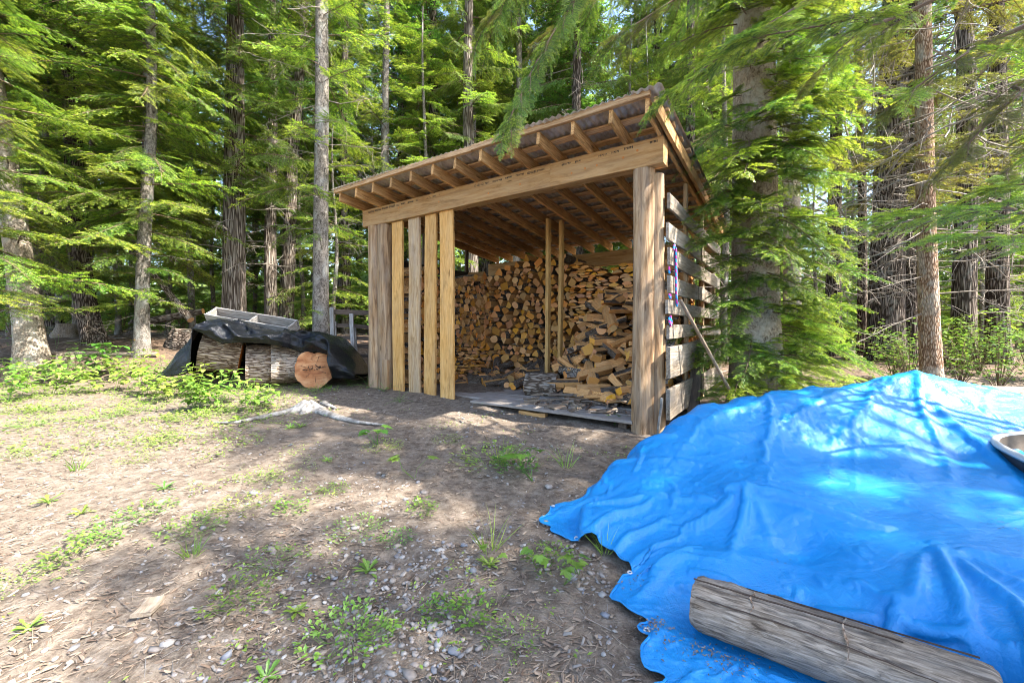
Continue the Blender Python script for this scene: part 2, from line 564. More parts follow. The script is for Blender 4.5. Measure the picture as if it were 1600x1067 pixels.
# ------------------------------------------------------------------ timber
def board_mesh(name, L, w, h, mat, seg=6, warp=0.004, ch=0.004):
    """a plank along local X: w along Y, h along Z, eased edges, a little warp"""
    mb = MB()
    ring = [(-w / 2 + ch, -h / 2), (w / 2 - ch, -h / 2), (w / 2, -h / 2 + ch), (w / 2, h / 2 - ch), (w / 2 - ch, h / 2), (-w / 2 + ch, h / 2), (-w / 2, h / 2 - ch), (-w / 2, -h / 2 + ch)]
    V = []
    p1, p2 = random.uniform(0, 6), random.uniform(0, 6)
    for k in range(seg + 1):
        x = -L / 2 + L * k / seg
        dy = warp * math.sin(p1 + 2.3 * k / seg * PI)
        dz = warp * math.sin(p2 + 1.7 * k / seg * PI)
        for (a, b) in ring:
            e = random.uniform(-0.003, 0.003) if k in (0, seg) else 0
            V.append((x + e, a + dy, b + dz))
    F = []
    for k in range(seg):
        for j in range(8):
            a, b = k * 8 + j, k * 8 + (j + 1) % 8
            F.append((a, b, b + 8, a + 8))
    F.append(tuple(range(7, -1, -1)))
    F.append(tuple(seg * 8 + j for j in range(8)))
    mb.add(V, F)
    return mb.mesh(name, [mat])


def board(name, parent, p0, p1, w, h, mat, up=(0, 0, 1), seg=6, warp=0.004, ch=0.004):
    p0, p1 = Vector(p0), Vector(p1)
    me = board_mesh(name, (p1 - p0).length, w, h, MAT[mat], seg, warp, ch)
    return obj(name, me, parent, frame((p0 + p1) / 2, p1 - p0, up))


def log_mesh(name, L, r0, r1, mats, seg=14, sides=20, rough=0.05, ecc=0.06, bend=0.0, ends=1, flute=0.0, nfl=5, endbevel=0.0, seed=None):
    """a log along local X from 0 to L; slot 0 side, slot 1 ends"""
    g = np.random.default_rng(seed if seed is not None else random.randrange(10 ** 6))
    ph = g.uniform(0, 6.3, 12)
    V = []
    for k in range(seg + 1):
        s = k / seg
        r = r0 + (r1 - r0) * s
        if endbevel and k in (0, seg):
            r *= 1 - endbevel
        for j in range(sides):
            a = 2 * PI * j / sides
            q = 1 + ecc * math.sin(a * 2 + ph[0]) + ecc * 0.5 * math.sin(a * 3 + ph[1] + 1.2 * s) + rough * 0.5 * math.sin(a * 5 + ph[2] + 5 * s) + rough * g.normal() * 0.35
            q += flute * math.cos(a * nfl + ph[3] + 0.6 * s)
            V.append((L * s, r * q * math.cos(a) + bend * math.sin(PI * s + ph[4]) - bend * math.sin(ph[4]), r * q * math.sin(a) + 0.6 * bend * math.sin(2 * s + ph[5]) - 0.6 * bend * math.sin(ph[5])))
    F, mi = [], []
    for k in range(seg):
        for j in range(sides):
            a, b = k * sides + j, k * sides + (j + 1) % sides
            F.append((a, b, b + sides, a + sides))
            mi.append(0)
    if ends:
        V2 = list(V)
        for e in (0, seg):
            c = np.mean(V[e * sides:(e + 1) * sides], axis=0)
            base = len(V2)
            V2.extend(V[e * sides:(e + 1) * sides])
            V2.append(tuple(c + np.array([0.006 if e else -0.006, 0, 0])))
            for j in range(sides):
                a, b = base + j, base + (j + 1) % sides
                F.append((base + sides, b, a) if e == 0 else (base + sides, a, b))
                mi.append(1)
        V = V2
    me = mesh_np(name, np.array(V), F, mats, mi, True)
    return me


# ------------------------------------------------------------------ wood shed
SR = Vector((1.40, 4.40, 0))
SU = Vector((-0.8255, 0.5646, 0)).normalized()
SV = Vector((-SU.y * -1, -SU.x, 0)).normalized()
SV = Vector((0.5646, 0.8255, 0)).normalized()
WID, DEP = 4.40, 3.20
SLOPE = 0.104


def S(u, v, z):
    return Vector((SR.x + u * SU.x + v * SV.x, SR.y + u * SU.y + v * SV.y, z))


shed = empty('wood_shed', S(WID / 2, DEP / 2, 0.05), math.atan2(-SU.y, -SU.x))
tag(shed, 'open timber firewood shed with corrugated lean-to roof on log posts', 'shed')


def raf_z(v):
    """underside of the rafters"""
    return 3.02 - SLOPE * (v + 0.1)


def build_shed():
    # posts: each a pair of peeled logs
    g0 = gzf(*S(0, 0, 0).xy)
    for (u, v, r, top, lean, dx) in ((0.035, -0.015, 0.105, 2.755, -0.01, 0), (-0.075, 0.075, 0.088, 2.70, 0.01, 1)):
        b = S(u, v, gzf(*S(u, v, 0).xy) - 0.15)
        me = log_mesh('post', top - b.z, r * 1.06, r, [MAT['post'], MAT['end']], 16, 22, 0.05, 0.05, 0.012, flute=0.02, nfl=7)
        obj('post', me, shed, frame(b, S(u + lean, v, top) - b, SU))
    for (u, v, r, top, lean) in ((4.34, -0.02, 0.125, 2.75, 0.0), (4.12, 0.01, 0.115, 2.745, 0.0)):
        b = S(u, v, gzf(*S(u, v, 0).xy) - 0.15)
        me = log_mesh('post', top - b.z, r * 1.08, r, [MAT['post'], MAT['end']], 16, 22, 0.04, 0.05, 0.012, flute=0.02, nfl=7)
        obj('post', me, shed, frame(b, S(u + lean, v, top) - b, SU))
    for u in (-0.02, 4.36):
        b = S(u, DEP, gzf(*S(u, DEP, 0).xy) - 0.15)
        obj('post', log_mesh('post', 2.30 - b.z, 0.11, 0.10, [MAT['post'], MAT['end']], 10, 16), shed, frame(b, (0, 0, 1), SU))
    # front beam: two lengths butted together, laminated plies below
    j = 1.085
    bv, bw = -0.03, 0.15
    for (ua, ub) in ((4.58, j + 0.0015), (j - 0.0015, -0.20)):
        bm = board('beam', shed, S(ua, bv, 2.893), S(ub, bv, 2.893), bw, 0.272, 'beam', seg=8, warp=0.002, ch=0.005)
        # rows of stamped lumber marks along the upper edge
        lo, hi = min(ua, ub) + 0.1, max(ua, ub) - 0.15
        u = hi
        while u > lo:
            kind = random.choice('bbbtttds')
            wd = random.uniform(0.03, 0.05)
            mb = MB()
            y0, hgt = random.uniform(-0.006, 0.006), random.uniform(0.022, 0.032)

            def rect(a, b, c, d):
                mb.add([(a, 0, c), (b, 0, c), (b, 0, d), (a, 0, d), (a, 0.002, c), (b, 0.002, c), (b, 0.002, d), (a, 0.002, d)], [(0, 1, 2, 3), (0, 4, 5, 1), (3, 2, 6, 7), (0, 3, 7, 4), (1, 5, 6, 2)])
            if kind == 'b':
                for k in range(3):
                    x = k * wd * 1.25
                    rect(x, x + wd * 0.85, y0, y0 + 0.005)
                    rect(x, x + 0.005, y0, y0 + hgt)
                    rect(x + wd * 0.85, x + wd * 0.85 + 0.005, y0, y0 + hgt)
                    rect(x + 0.01, x + wd * 0.75, y0 + hgt * 0.9, y0 + hgt * 0.9 + 0.005)
                    rect(x + wd * 0.3, x + wd * 0.6, y0 + 0.008, y0 + 0.016)
                adv = wd * 4
            elif kind == 't':
                x = 0
                for k in range(random.randint(5, 9)):
                    a = random.uniform(0.006, 0.013)
                    rect(x, x + 0.0045, y0, y0 + hgt * random.uniform(0.5, 0.9))
                    rect(x, x + a, y0 + random.choice((0, 0.009, 0.016)), y0 + 0.022)
                    x += a + 0.006
                adv = x + 0.05
            elif kind == 'd':
                rect(0, wd * 2, y0, y0 + 0.004)
                rect(0.01, wd * 1.6, y0 + 0.016, y0 + 0.02)
                adv = wd * 2.6
            else:
                adv = 0.12
            if mb.v:
                o = obj('stamp_mark', mb.mesh('stamp_mark', [MAT['ink']]), bm, frame(S(u, bv - bw / 2 - 0.0015, 2.893 + 0.075), -SU, (0, 0, 1)))
            u -= adv
        if True:
            for k in range(5):
                uu, zz = random.uniform(lo, hi), random.uniform(2.80, 2.95)
                me = log_mesh('knot', 0.004, 0.013, 0.010, [MAT['nail'], MAT['nail']], 1, 9)
                obj('knot', me, bm, frame(S(uu, bv - bw / 2 - 0.003, zz), SV))
    # back beam
    board('beam', shed, S(4.5, DEP, 2.43), S(-0.2, DEP, 2.43), 0.09, 0.26, 'beam', seg=8, warp=0.002)
    # rafters
    v0, v1 = -0.54, 3.62
    up = Vector((0, 0, 1))
    us = [0.184 + 0.3972 * k for k in range(-1, 12)]
    us[0] = -0.165
    for u in us + [-0.245]:
        a, b = S(u, v0, raf_z(v0) + 0.07), S(u, v1, raf_z(v1) + 0.07)
        du = random.uniform(-0.01, 0.01)
        board('rafter', shed, a + SU * du, b - SU * du, 0.038, 0.14, 'rafter', seg=8, warp=0.004)
    # purlins on the rafters
    nrm = (SV * SLOPE + up).normalized()
    v = v0 + 0.30
    while v < v1 - 0.05:
        z = raf_z(v) + 0.142 + 0.0125
        # laid in two or three lengths
        cuts = [4.66, random.uniform(2.2, 3.4), random.uniform(0.8, 1.7), -0.30 + random.uniform(-0.03, 0.02)]
        for k in range(3):
            board('purlin', shed, S(cuts[k] - 0.001, v, z), S(cuts[k + 1] + 0.001, v, z), 0.09, 0.024, 'purlin', nrm, 5, 0.003, 0.002)
        v += 0.285 + random.uniform(-0.02, 0.02)
    # eave board on the rafter ends
    z = raf_z(v0) + 0.142 + 0.032
    board('fascia_board', shed, S(4.66, v0 - 0.005, z), S(1.9, v0 - 0.005, z), 0.045, 0.062, 'purlin', nrm, 8, 0.004)
    board('fascia_board', shed, S(1.895, v0 - 0.005, z), S(-0.20, v0 - 0.005, z), 0.045, 0.062, 'purlin', nrm, 8, 0.004)
    # corrugated sheets, overlapping
    ua, wsh = 4.70, 0.86
    n = 0
    while ua > -0.28:
        ub = max(ua - wsh, -0.32)
        pitch, amp = 0.076, 0.010
        nu = int((ua - ub) / pitch * 8)
        nv = 12
        V, F = [], []
        lift = 0.168 + 0.02 + (n % 2) * 0.006 + amp
        off = random.uniform(-0.03, 0.03)
        for side in (0, 1):
            for iv in range(nv + 1):
                vv = (v0 - 0.045 + off) + (v1 + 0.1 - v0) * iv / nv
                for iu in range(nu + 1):
                    uu = ua + (ub - ua) * iu / nu
                    ph = uu / pitch * 2 * PI
                    zz = raf_z(vv) + lift + amp * math.sin(ph) + (0.0012 if side else 0) + 0.004 * math.sin(vv * 2.1 + n)
                    V.append(tuple(S(uu, vv, zz)))
        st = (nv + 1) * (nu + 1)
        for iv in range(nv):
            for iu in range(nu):
                a = iv * (nu + 1) + iu
                F.append((a, a + nu + 1, a + nu + 2, a + 1))
                F.append((st + a, st + a + 1, st + a + nu + 2, st + a + nu + 1))
        for iu in range(nu):
            F.append((iu, iu + 1, st + iu + 1, st + iu))
            a = nv * (nu + 1) + iu
            F.append((a, st + a, st + a + 1, a + 1))
        obj('roof_sheet', mesh_np('roof_sheet', np.array(V), F, [MAT['roof']], smooth_shade=True), shed)
        ua = ub + 0.07 if ub > -0.31 else -9
        n += 1
    # front planks between posts and opening
    for (u, mat, zt, zb, wd) in ((3.80, 'slat_new', 2.75, 0.10, 0.235), (3.43, 'slat_mid', 2.752, 0.085, 0.235), (3.10, 'slat_new', 2.754, 0.075, 0.225), (2.775, 'slat_new', 2.756, 0.065, 0.25)):
        tilt = random.uniform(-0.012, 0.012)
        board('front_plank', shed, S(u + tilt, -0.035, zb), S(u - tilt, -0.035, zt), wd, 0.04, mat, -SV, 8, 0.005)
    b = S(4.0, 0.0, 0.0)
    board('base_block', shed, S(4.02, -0.09, 0.05), S(4.02, -0.09, 0.62), 0.12, 0.05, 'post', -SV)
    # right wall: weathered planks with gaps, the lowest two set forward
    rows = ((2.48, 2.32), (2.20, 2.02), (1.94, 1.76), (1.66, 1.48), (1.40, 1.255), (1.155, 1.01))
    for (zt, zb) in rows:
        a = random.uniform(-0.02, 0.05)
        m = random.uniform(1.4, 2.0)
        board('wall_plank', shed, S(-0.205, 0.02 + a, (zt + zb) / 2 + random.uniform(-0.015, 0.015)), S(-0.205, m, (zt + zb) / 2), 0.03, zt - zb, 'slat_grey', seg=6, warp=0.006)
        board('wall_plank', shed, S(-0.207, m + 0.004, (zt + zb) / 2), S(-0.205, 3.3 + a, (zt + zb) / 2 + random.uniform(-0.03, 0.01)), 0.03, (zt - zb) * random.uniform(0.85, 1.0), 'slat_grey', seg=6, warp=0.006)
    for (zt, zb, va, vb) in ((0.92, 0.60, -0.02, 1.75), (0.49, 0.18, -0.05, 1.6)):
        board('wall_plank', shed, S(-0.225, va, (zt + zb) / 2), S(-0.225, vb, (zt + zb) / 2 + 0.03), 0.04, zt - zb, 'slat_grey', seg=6, warp=0.006)
        board('wall_plank', shed, S(-0.223, vb + 0.05, (zt + zb) / 2 + 0.03), S(-0.222, 3.3, (zt + zb) / 2 + 0.04), 0.035, zt - zb - 0.05, 'slat_grey', seg=6, warp=0.006)
    for v in (1.1, 2.15, 3.1):
        board('wall_stud', shed, S(-0.155, v, 0.12), S(-0.155, v, raf_z(v) - 0.01), 0.04, 0.085, 'slat_mid', SV)
    # left wall and back rails
    for z in (2.22, 1.2):
        board('wall_rail', shed, S(4.45, 0.1, z), S(4.45, 3.35, z), 0.05, 0.14, 'dark_rail', seg=5)
    board('wall_rail', shed, S(4.45, 3.22, 1.35), S(-0.1, 3.24, 1.35), 0.05, 0.14, 'dark_rail', seg=5)
    for v in (1.2, 2.4):
        board('wall_stud', shed, S(4.50, v, 0.15), S(4.50, v, raf_z(v)), 0.09, 0.04, 'brown_board', SU)
    # two studs propping the roof, on black brackets
    for (u, v) in ((2.10, 1.60), (1.96, 1.78)):
        zt = raf_z(v) + 0.05
        st = board('prop_stud', shed, S(u - 0.01, v, 0.34), S(u - 0.03, v + 0.005, zt), 0.095, 0.055, 'stud', SU, 5, 0.004)
        br = board('bracket', shed, S(u, v, 0.165), S(u, v, 0.36), 0.101, 0.062, 'black_metal', SU, 1, 0.0, 0.002)
        obj('bracket_foot', board_mesh('bracket_foot', 0.16, 0.12, 0.008, MAT['black_metal'], 1, 0, 0.002), br, frame(S(u - 0.03, v, 0.165), SU))
    # deck
    v = -0.10
    k = 0
    while v < 3.0:
        w = 0.23 if k else 0.27
        ua, ub = (2.62, 0.12) if k == 0 else (4.1, 0.10)
        if k == 0:
            board('deck_plank', shed, S(2.30, v + w / 2, 0.133), S(ub, v + w / 2, 0.130), w, 0.034, 'deck', seg=8, warp=0.006)
        else:
            board('deck_plank', shed, S(ua, v + w / 2, 0.132), S(ub, v + w / 2, 0.132), w - 0.008, 0.032, 'deck', seg=8, warp=0.004)
        v += w
        k += 1
    for (u) in (0.25, 1.25, 2.25, 3.3):
        board('joist', shed, S(u, -0.02, 0.06), S(u, 3.0, 0.06), 0.09, 0.10, 'brown_board')
    board('skid_block', shed, S(1.55, -0.03, 0.04), S(1.18, -0.03, 0.04), 0.07, 0.10, 'rafter')
    board('skid_block', shed, S(2.6, 0.0, 0.06), S(2.3, 0.0, 0.06), 0.09, 0.09, 'bark_log')


build_shed()

# ------------------------------------------------------------------ firewood
def wood_piece_mesh(kind, k):
    """a piece of firewood along local X, unit length, section inside a 1 x 1 box; slots end, bark, split"""
    g = random.Random(100 + k)
    pts, tags = [], []          # tags: material of the side that starts at this point
    if kind == 'round':
        n = 11
        for j in range(n):
            a = 2 * PI * j / n
            r = 0.5 * g.uniform(0.9, 1.04)
            pts.append((r * math.cos(a), r * math.sin(a)))
            tags.append(1)
    elif kind == 'half':
        for j in range(8):
            a = PI * j / 7
            r = g.uniform(0.93, 1.05)
            pts.append((0.5 * r * math.cos(a), -0.45 + 0.92 * r * math.sin(a)))
            tags.append(1)
        tags[-1] = 2
        pts.append((g.uniform(-0.2, 0.2), -0.47 + g.uniform(-0.03, 0.05)))
        tags.append(2)
    elif kind == 'wedge':
        sp = R(g.uniform(62, 100))
        pts.append((0, -0.55))
        tags.append(2)
        for j in range(6):
            a = PI / 2 - sp / 2 + sp * j / 5
            r = g.uniform(0.96, 1.04)
            pts.append((0.66 * r * math.cos(a), -0.55 + 1.05 * r * math.sin(a)))
            tags.append(1)
        tags[-1] = 2
    elif kind == 'slab':
        for (x, y) in ((-0.5, -0.15), (-0.25, -0.42), (0.2, -0.46), (0.5, -0.2), (0.42, 0.22), (0.05, 0.46), (-0.38, 0.3)):
            pts.append((x + g.uniform(-0.06, 0.06), y + g.uniform(-0.1, 0.1)))
            tags.append(2)
        tags[4] = 1
        tags[5] = 1
    else:
        for (x, y) in ((-0.48, -0.45), (0.46, -0.48), (0.5, 0.40), (0.1, 0.5), (-0.45, 0.36)):
            pts.append((x + g.uniform(-0.08, 0.08), y + g.uniform(-0.08, 0.08)))
            tags.append(2)
        tags[2] = 1
    n = len(pts)
    V, F, mi = [], [], []
    for e, x in enumerate((-0.5, 0.0, 0.5)):
        for (a, b) in pts:
            q = g.uniform(-0.015, 0.015)
            V.append((x + (q if e != 1 else 0), a * (1 + (g.uniform(-0.05, 0.05) if e != 1 else 0.02)), b * (1 + (g.uniform(-0.05, 0.05) if e != 1 else 0.02))))
    for e in range(2):
        for j in range(n):
            a, b = e * n + j, e * n + (j + 1) % n
            F.append((a, b, b + n, a + n))
            mi.append(tags[j])
    F.append(tuple(range(n - 1, -1, -1)))
    mi.append(0)
    F.append(tuple(2 * n + j for j in range(n)))
    mi.append(0)
    return V, F, mi


WK = ['round'] * 3 + ['half'] * 4 + ['wedge'] * 6 + ['slab'] * 4 + ['block'] * 3
WPIECE = [wood_piece_mesh(kd, k) for k, kd in enumerate(WK)]
WMATS = [MAT['end'], MAT['bark_log'], MAT['split']]
WMESH = [mesh_np('firewood', np.array(V), F, WMATS, mi) for (V, F, mi) in WPIECE]


def pack(u0, u1, z0, top, g, wlo=0.13, whi=0.27, thin=None):
    res = 0.02
    n = int((u1 - u0) / res)
    sky_ = np.full(n, z0)
    tops = np.array([top(u0 + res * i) for i in range(n)])
    out = []
    for it in range(2000):
        th = thin is not None
        w = g.uniform(wlo, whi)
        k = max(3, int(w / res))
        mx = np.array([sky_[i:i + k].max() for i in range(n - k)])
        gap = np.array([(mx[i] - sky_[i:i + k]).sum() * res for i in range(n - k)])
        sc = mx - tops[:n - k] + gap * 1.5 + g.normal(0, 0.03, n - k)
        i = int(np.argmin(sc))
        if mx[i] > tops[i:i + k].mean() - 0.02:
            break
        u = u0 + (i + k / 2) * res
        asp = g.uniform(0.55, 0.95)
        if thin is not None and thin(u, mx[i]):
            asp = g.uniform(0.28, 0.42)
        h = k * res * asp
        out.append((u, mx[i] + h / 2, k * res, h))
        sky_[i:i + k] = mx[i] + h * 0.93
    return out


def kind_for(w, h, g):
    a = h / w
    if a < 0.45:
        return g.choice([13, 14, 15, 16, 13, 3, 4])
    if a < 0.62:
        return g.choice([3, 4, 5, 6, 17, 18, 13])
    return g.choice([0, 7, 8, 9, 10, 11, 12, 7, 8, 9, 10, 11, 12, 5, 6, 17, 18, 19])


WOODS = []      # (priority, matrix, mesh index, where)


def add_wood(pri, P, X, up, L, w, h, k, where):
    M = frame(P, X, up) @ Matrix.Diagonal((L, w * 0.97, h * 1.0, 1))
    WOODS.append((pri, M, k, where))


def build_firewood():
    g = np.random.default_rng(21)
    pg = random.Random(5)

    def in_stack(P, face, w, h, L, where, pri, jit=0.05):
        k = kind_for(w, h, pg)
        out = pg.uniform(-jit, jit)
        roll = pg.uniform(-0.22, 0.22) + (pg.choice([0, PI]) if WK[k] in ('half', 'wedge', 'slab') else pg.uniform(0, 6))
        if h / w < 0.45:
            roll = pg.choice([0, PI]) + pg.uniform(-0.1, 0.1)
        side = Vector((0, 0, 1)).cross(face)
        up = Vector((0, 0, 1)) * math.cos(roll) + side * math.sin(roll)
        X = (face + Vector((pg.uniform(-0.06, 0.06), pg.uniform(-0.06, 0.06), pg.uniform(-0.03, 0.03)))).normalized()
        if abs(math.sin(roll)) > 0.7:
            w, h = h, w
        add_wood(pri, P + face * out, X, up, L * pg.uniform(0.92, 1.06), w, h, k, where)

    # the back stack, ends towards the opening
    def top_back(u):
        return float(np.interp(u, [0.0, 0.8, 1.2, 1.7, 2.2, 2.6, 3.1, 3.45, 3.6, 4.3], [2.2, 2.2, 2.12, 2.30, 2.36, 2.45, 2.45, 2.35, 2.12, 2.0])) + 0.03 * math.sin(u * 9)
    thin = lambda u, z: (0.7 < u < 2.0 and z > 1.15) or (0.2 < u < 1.0)
    for (u, z, w, h) in pack(0.0, 4.3, 0.15, top_back, g, 0.09, 0.20, thin):
        hidden = u < 0.55 or (u < 1.7 and z < 0.8)
        v = 2.45 - 0.1 * math.sin(u * 2.0) - (0.12 if u < 2.0 else 0)
        in_stack(S(u, v, z), -SV, w, h, 0.42, 'back', 3 if hidden else 1 - w)
    for (u, z, w, h) in pack(0.0, 4.3, 0.15, lambda u: top_back(u) - 0.03, g, 0.2, 0.34, None):
        in_stack(S(u, 2.95, z), -SV, w, h, 0.42, 'rear', 9)
    # the stack along the left wall, ends towards the middle
    for (v, z, w, h) in pack(0.15, 2.35, 0.15, lambda v: 2.0 + 0.1 * math.sin(v * 4), g, 0.09, 0.20, lambda u, z: z < 0.75 and u > 1.2):
        vis = v > 0.9
        in_stack(S(4.0 - 0.12 * math.sin(v * 1.5), v, z), -SU, w, h, 0.44, 'left', 1 - 0.8 * w if vis else 4)
    # the wood behind the planks of the right wall
    for (v, z, w, h) in pack(0.75, 2.3, 0.15, lambda v: float(np.interp(v, [0.7, 1.3, 1.8, 2.3], [1.1, 1.5, 2.0, 2.1])), g, 0.14, 0.26, None):
        in_stack(S(0.17, v, z), -SU, w, h, 0.42, 'right', 5)
    # the tumbled heap by the right post
    def heap(u, v):
        return 0.15 + 1.4 * smooth(0.55, 2.1, v) * smooth(2.05, 1.2, u) + 0.12 * smooth(1.9, 0.9, u) * smooth(0.3, 0.6, v)
    n = 0
    for it in range(150):
        u, v = pg.uniform(0.28, 1.85), pg.uniform(0.5, 2.15)
        H = float(heap(u, v))
        if H < 0.26:
            continue
        lvl = pg.choice([1.0, 1.0, 1.0, 0.8, 0.55])
        L, w = pg.uniform(0.38, 0.5), pg.uniform(0.10, 0.17)
        h = w * pg.uniform(0.5, 0.85)
        z = max(0.15 + h * 0.6, 0.15 + (H - 0.15) * lvl)
        a = pg.choice([-1, 1]) * pg.uniform(0.5, 1.45)
        X = (-SV * math.cos(a) + SU * math.sin(a) + Vector((0, 0, pg.uniform(-0.8, 0.25)))).normalized()
        if z < 0.35:
            X.z *= 0.15
        k = pg.choice([7, 8, 9, 10, 11, 12, 17, 18, 19, 13, 14, 17, 18, 3, 5])
        up = Vector((pg.uniform(-0.8, 0.8), pg.uniform(-0.8, 0.8), pg.choice([-1, -1, 1])))
        add_wood(0 if lvl == 1.0 else 2.5, S(u, v, z), X, up, L, w, h, k, 'heap')
        n += 1
    # loose pieces on the deck before the back stack
    for it in range(50):
        t = pg.random()
        u = 3.55 - 1.5 * t + pg.uniform(-0.15, 0.15)
        v = 1.60 + pg.uniform(-0.6, 0.5) + 0.1 * t
        L, w = pg.uniform(0.34, 0.44), pg.uniform(0.11, 0.18)
        h = w * pg.uniform(0.6, 0.95)
        zb = 0.15 + 0.45 * float(smooth(1.5, 2.3, v)) * pg.uniform(0.3, 1)
        a = pg.uniform(-1.2, 1.2)
        X = (-SV * math.cos(a) + SU * math.sin(a) + Vector((0, 0, pg.uniform(-0.25, 0.05) if zb < 0.25 else pg.uniform(-0.7, 0)))).normalized()
        zz = zb + h * 0.5 + abs(X.z) * L * 0.4
        add_wood(0.2, S(u, v, zz), X, (pg.uniform(-0.5, 0.5), pg.uniform(-0.5, 0.5), 1), L, w, h, pg.choice([0, 1, 7, 8, 9, 10, 17, 18, 3, 4]), 'loose')
    WOODS.sort(key=lambda t: t[0])
    LAB = {'back': ('split firewood piece stacked end-on along the back of the shed', 'firewood stacked along the back'),
           'left': ('split firewood piece in the stack behind the four upright front planks', 'firewood stacked behind the front planks'),
           'heap': ('split firewood piece tumbled in the loose heap beside the right log post', 'firewood tumbled in the heap'),
           'loose': ('loose firewood piece lying on the deck before the back stack', 'loose firewood on the deck'),
           'right': ('split firewood piece behind the gapped planks of the side wall', 'firewood behind the side wall')}
    rest = []
    cnt = 0
    for (pri, M, k, where) in WOODS:
        if cnt < 300 and where in LAB:
            o = obj('firewood', WMESH[k], None, M)
            tag(o, LAB[where][0], 'firewood', LAB[where][1])
            cnt += 1
        else:
            rest.append((M, k))
    mb = MB()
    for (M, k) in rest:
        V, F, mi = WPIECE[k]
        mb.add([M @ Vector(p) for p in V], F, mi)
    me = mb.mesh('firewood_mass', WMATS)
    # the joined pieces need texture along their own length: fine enough to leave at object scale
    o = obj('firewood_stack', me)
    tag(o, 'remaining stacked firewood deep in the shed', kind='stuff')


build_firewood()

# big grey-barked half log at the front of the heap
def build_front_log():
    me = log_mesh('old_log', 0.46, 0.17, 0.165, [MAT['bark_log'], MAT['log_grey']], 8, 18, 0.06, 0.10, endbevel=0.04, seed=3)
    o = obj('old_log', me, None, frame(S(1.98, 0.80, 0.30), (-SU * 0.93 + SV * 0.25), (0, 0, 1)))
    tag(o, 'thick grey weathered log on the deck in front of the heap', 'log')
    # splinters and bark scraps on the deck
    g = random.Random(9)
    mb = MB()
    for k in range(170):
        u, v = g.uniform(0.25, 1.75), g.uniform(0.0, 0.75)
        if g.random() > math.exp(-((u - 0.95) / 0.6) ** 2):
            continue
        L, w, t = g.uniform(0.06, 0.34), g.uniform(0.012, 0.06), g.uniform(0.006, 0.022)
        a = g.uniform(-0.8, 0.8) + g.choice([0, 0, 1.3])
        M = frame(S(u, v, 0.155 + g.uniform(0.0, 0.10) * smooth(0.0, 0.5, v)), SU * math.cos(a) + SV * math.sin(a) + Vector((0, 0, g.uniform(-0.15, 0.15))), (g.uniform(-0.4, 0.4), g.uniform(-0.4, 0.4), 1))
        pts = [(-L / 2, -w / 2, 0), (-L / 2, w / 2, 0), (L / 2, w * 0.3, 0), (L * 0.5, -w * 0.2, 0)]
        V = [M @ Vector((x, y, z + dz)) for dz in (-t / 2, t / 2) for (x, y, z) in pts]
        mb.add(V, [(3, 2, 1, 0), (4, 5, 6, 7), (0, 1, 5, 4), (1, 2, 6, 5), (2, 3, 7, 6), (3, 0, 4, 7)])
    o = obj('wood_splinters', mb.mesh('wood_splinters', [MAT['chip']]))
    tag(o, 'bark scraps and splinters littering the deck', kind='stuff')


build_front_log()

# ------------------------------------------------------------------ log rounds under the black tarp
def log_round(p, axis, L, r, label, cut='end', seed=1, heart=0.0, up=(0, 0, 1), name='log_round'):
    me0 = log_mesh('bark', L, r, r * 0.97, [MAT['bark_round'], MAT[cut]], 10, 40, 0.05, 0.04, seed=seed, flute=0.012, nfl=13)
    if heart:
        co = np.array([v.co[:] for v in me0.vertices])
        a = np.arctan2(co[:, 2], co[:, 1])
        d = np.hypot(co[:, 1], co[:, 2])
        f = 1 - heart * np.exp(-((a - PI / 2) / 0.28) ** 2)
        co[:, 1] *= f
        co[:, 2] *= f
        me0.vertices.foreach_set('co', co.astype(np.float32).ravel())
    o = obj(name, me0, None, frame(p, axis, up))
    tag(o, label, 'log')
    return o


YR = 6.75
lr = log_round(PX(316, 545, YR + 0.15), (0.86, 0.46, -0.18), 0.56, 0.36, 'large bark-covered log round tipped up under the black tarp', seed=2)
lr = log_round(PX(385, 572, YR + 0.05), (0.86, 0.49, 0.0), 0.42, 0.345, 'bark-covered log round lying between the tipped round and its twin', seed=3)
lr = log_round(PX(424, 569, YR + 0.05), (0.86, 0.47, 0.01), 0.40, 0.325, 'bark-covered log round lying next to the red-faced round', seed=4)
lr = log_round(PX(491, 577, YR - 0.12), (-0.35, 0.93, 0.0), 0.42, 0.295, 'log round showing a reddish heart-shaped cut face with a rotten crack', 'cut_red', 5, 0.16)
# the rotten crack: bits of crumbling dark wood across the face
_g = random.Random(4)
_mb = MB()
for _k in range(46):
    t = _k / 45
    x = -0.15 + 0.30 * t
    w = 0.018 + 0.05 * math.exp(-((t - 0.55) / 0.25) ** 2)
    c = Vector((-0.012, x + _g.uniform(-0.01, 0.01), 0.045 - 0.05 * t + _g.uniform(-w, w) * 0.8))
    s_ = _g.uniform(0.008, 0.022)
    pts = [c + Vector((_g.uniform(-1, 0.3), _g.uniform(-1, 1), _g.uniform(-0.8, 0.8))) * s_ for _ in range(5)]
    _mb.add(pts, [(0, 1, 2), (0, 2, 3), (0, 3, 4), (1, 4, 3), (1, 3, 2), (0, 4, 1)])
obj('rotten_crack', _mb.mesh('rotten_crack', [MAT['rot']]), lr, PM[lr.name])


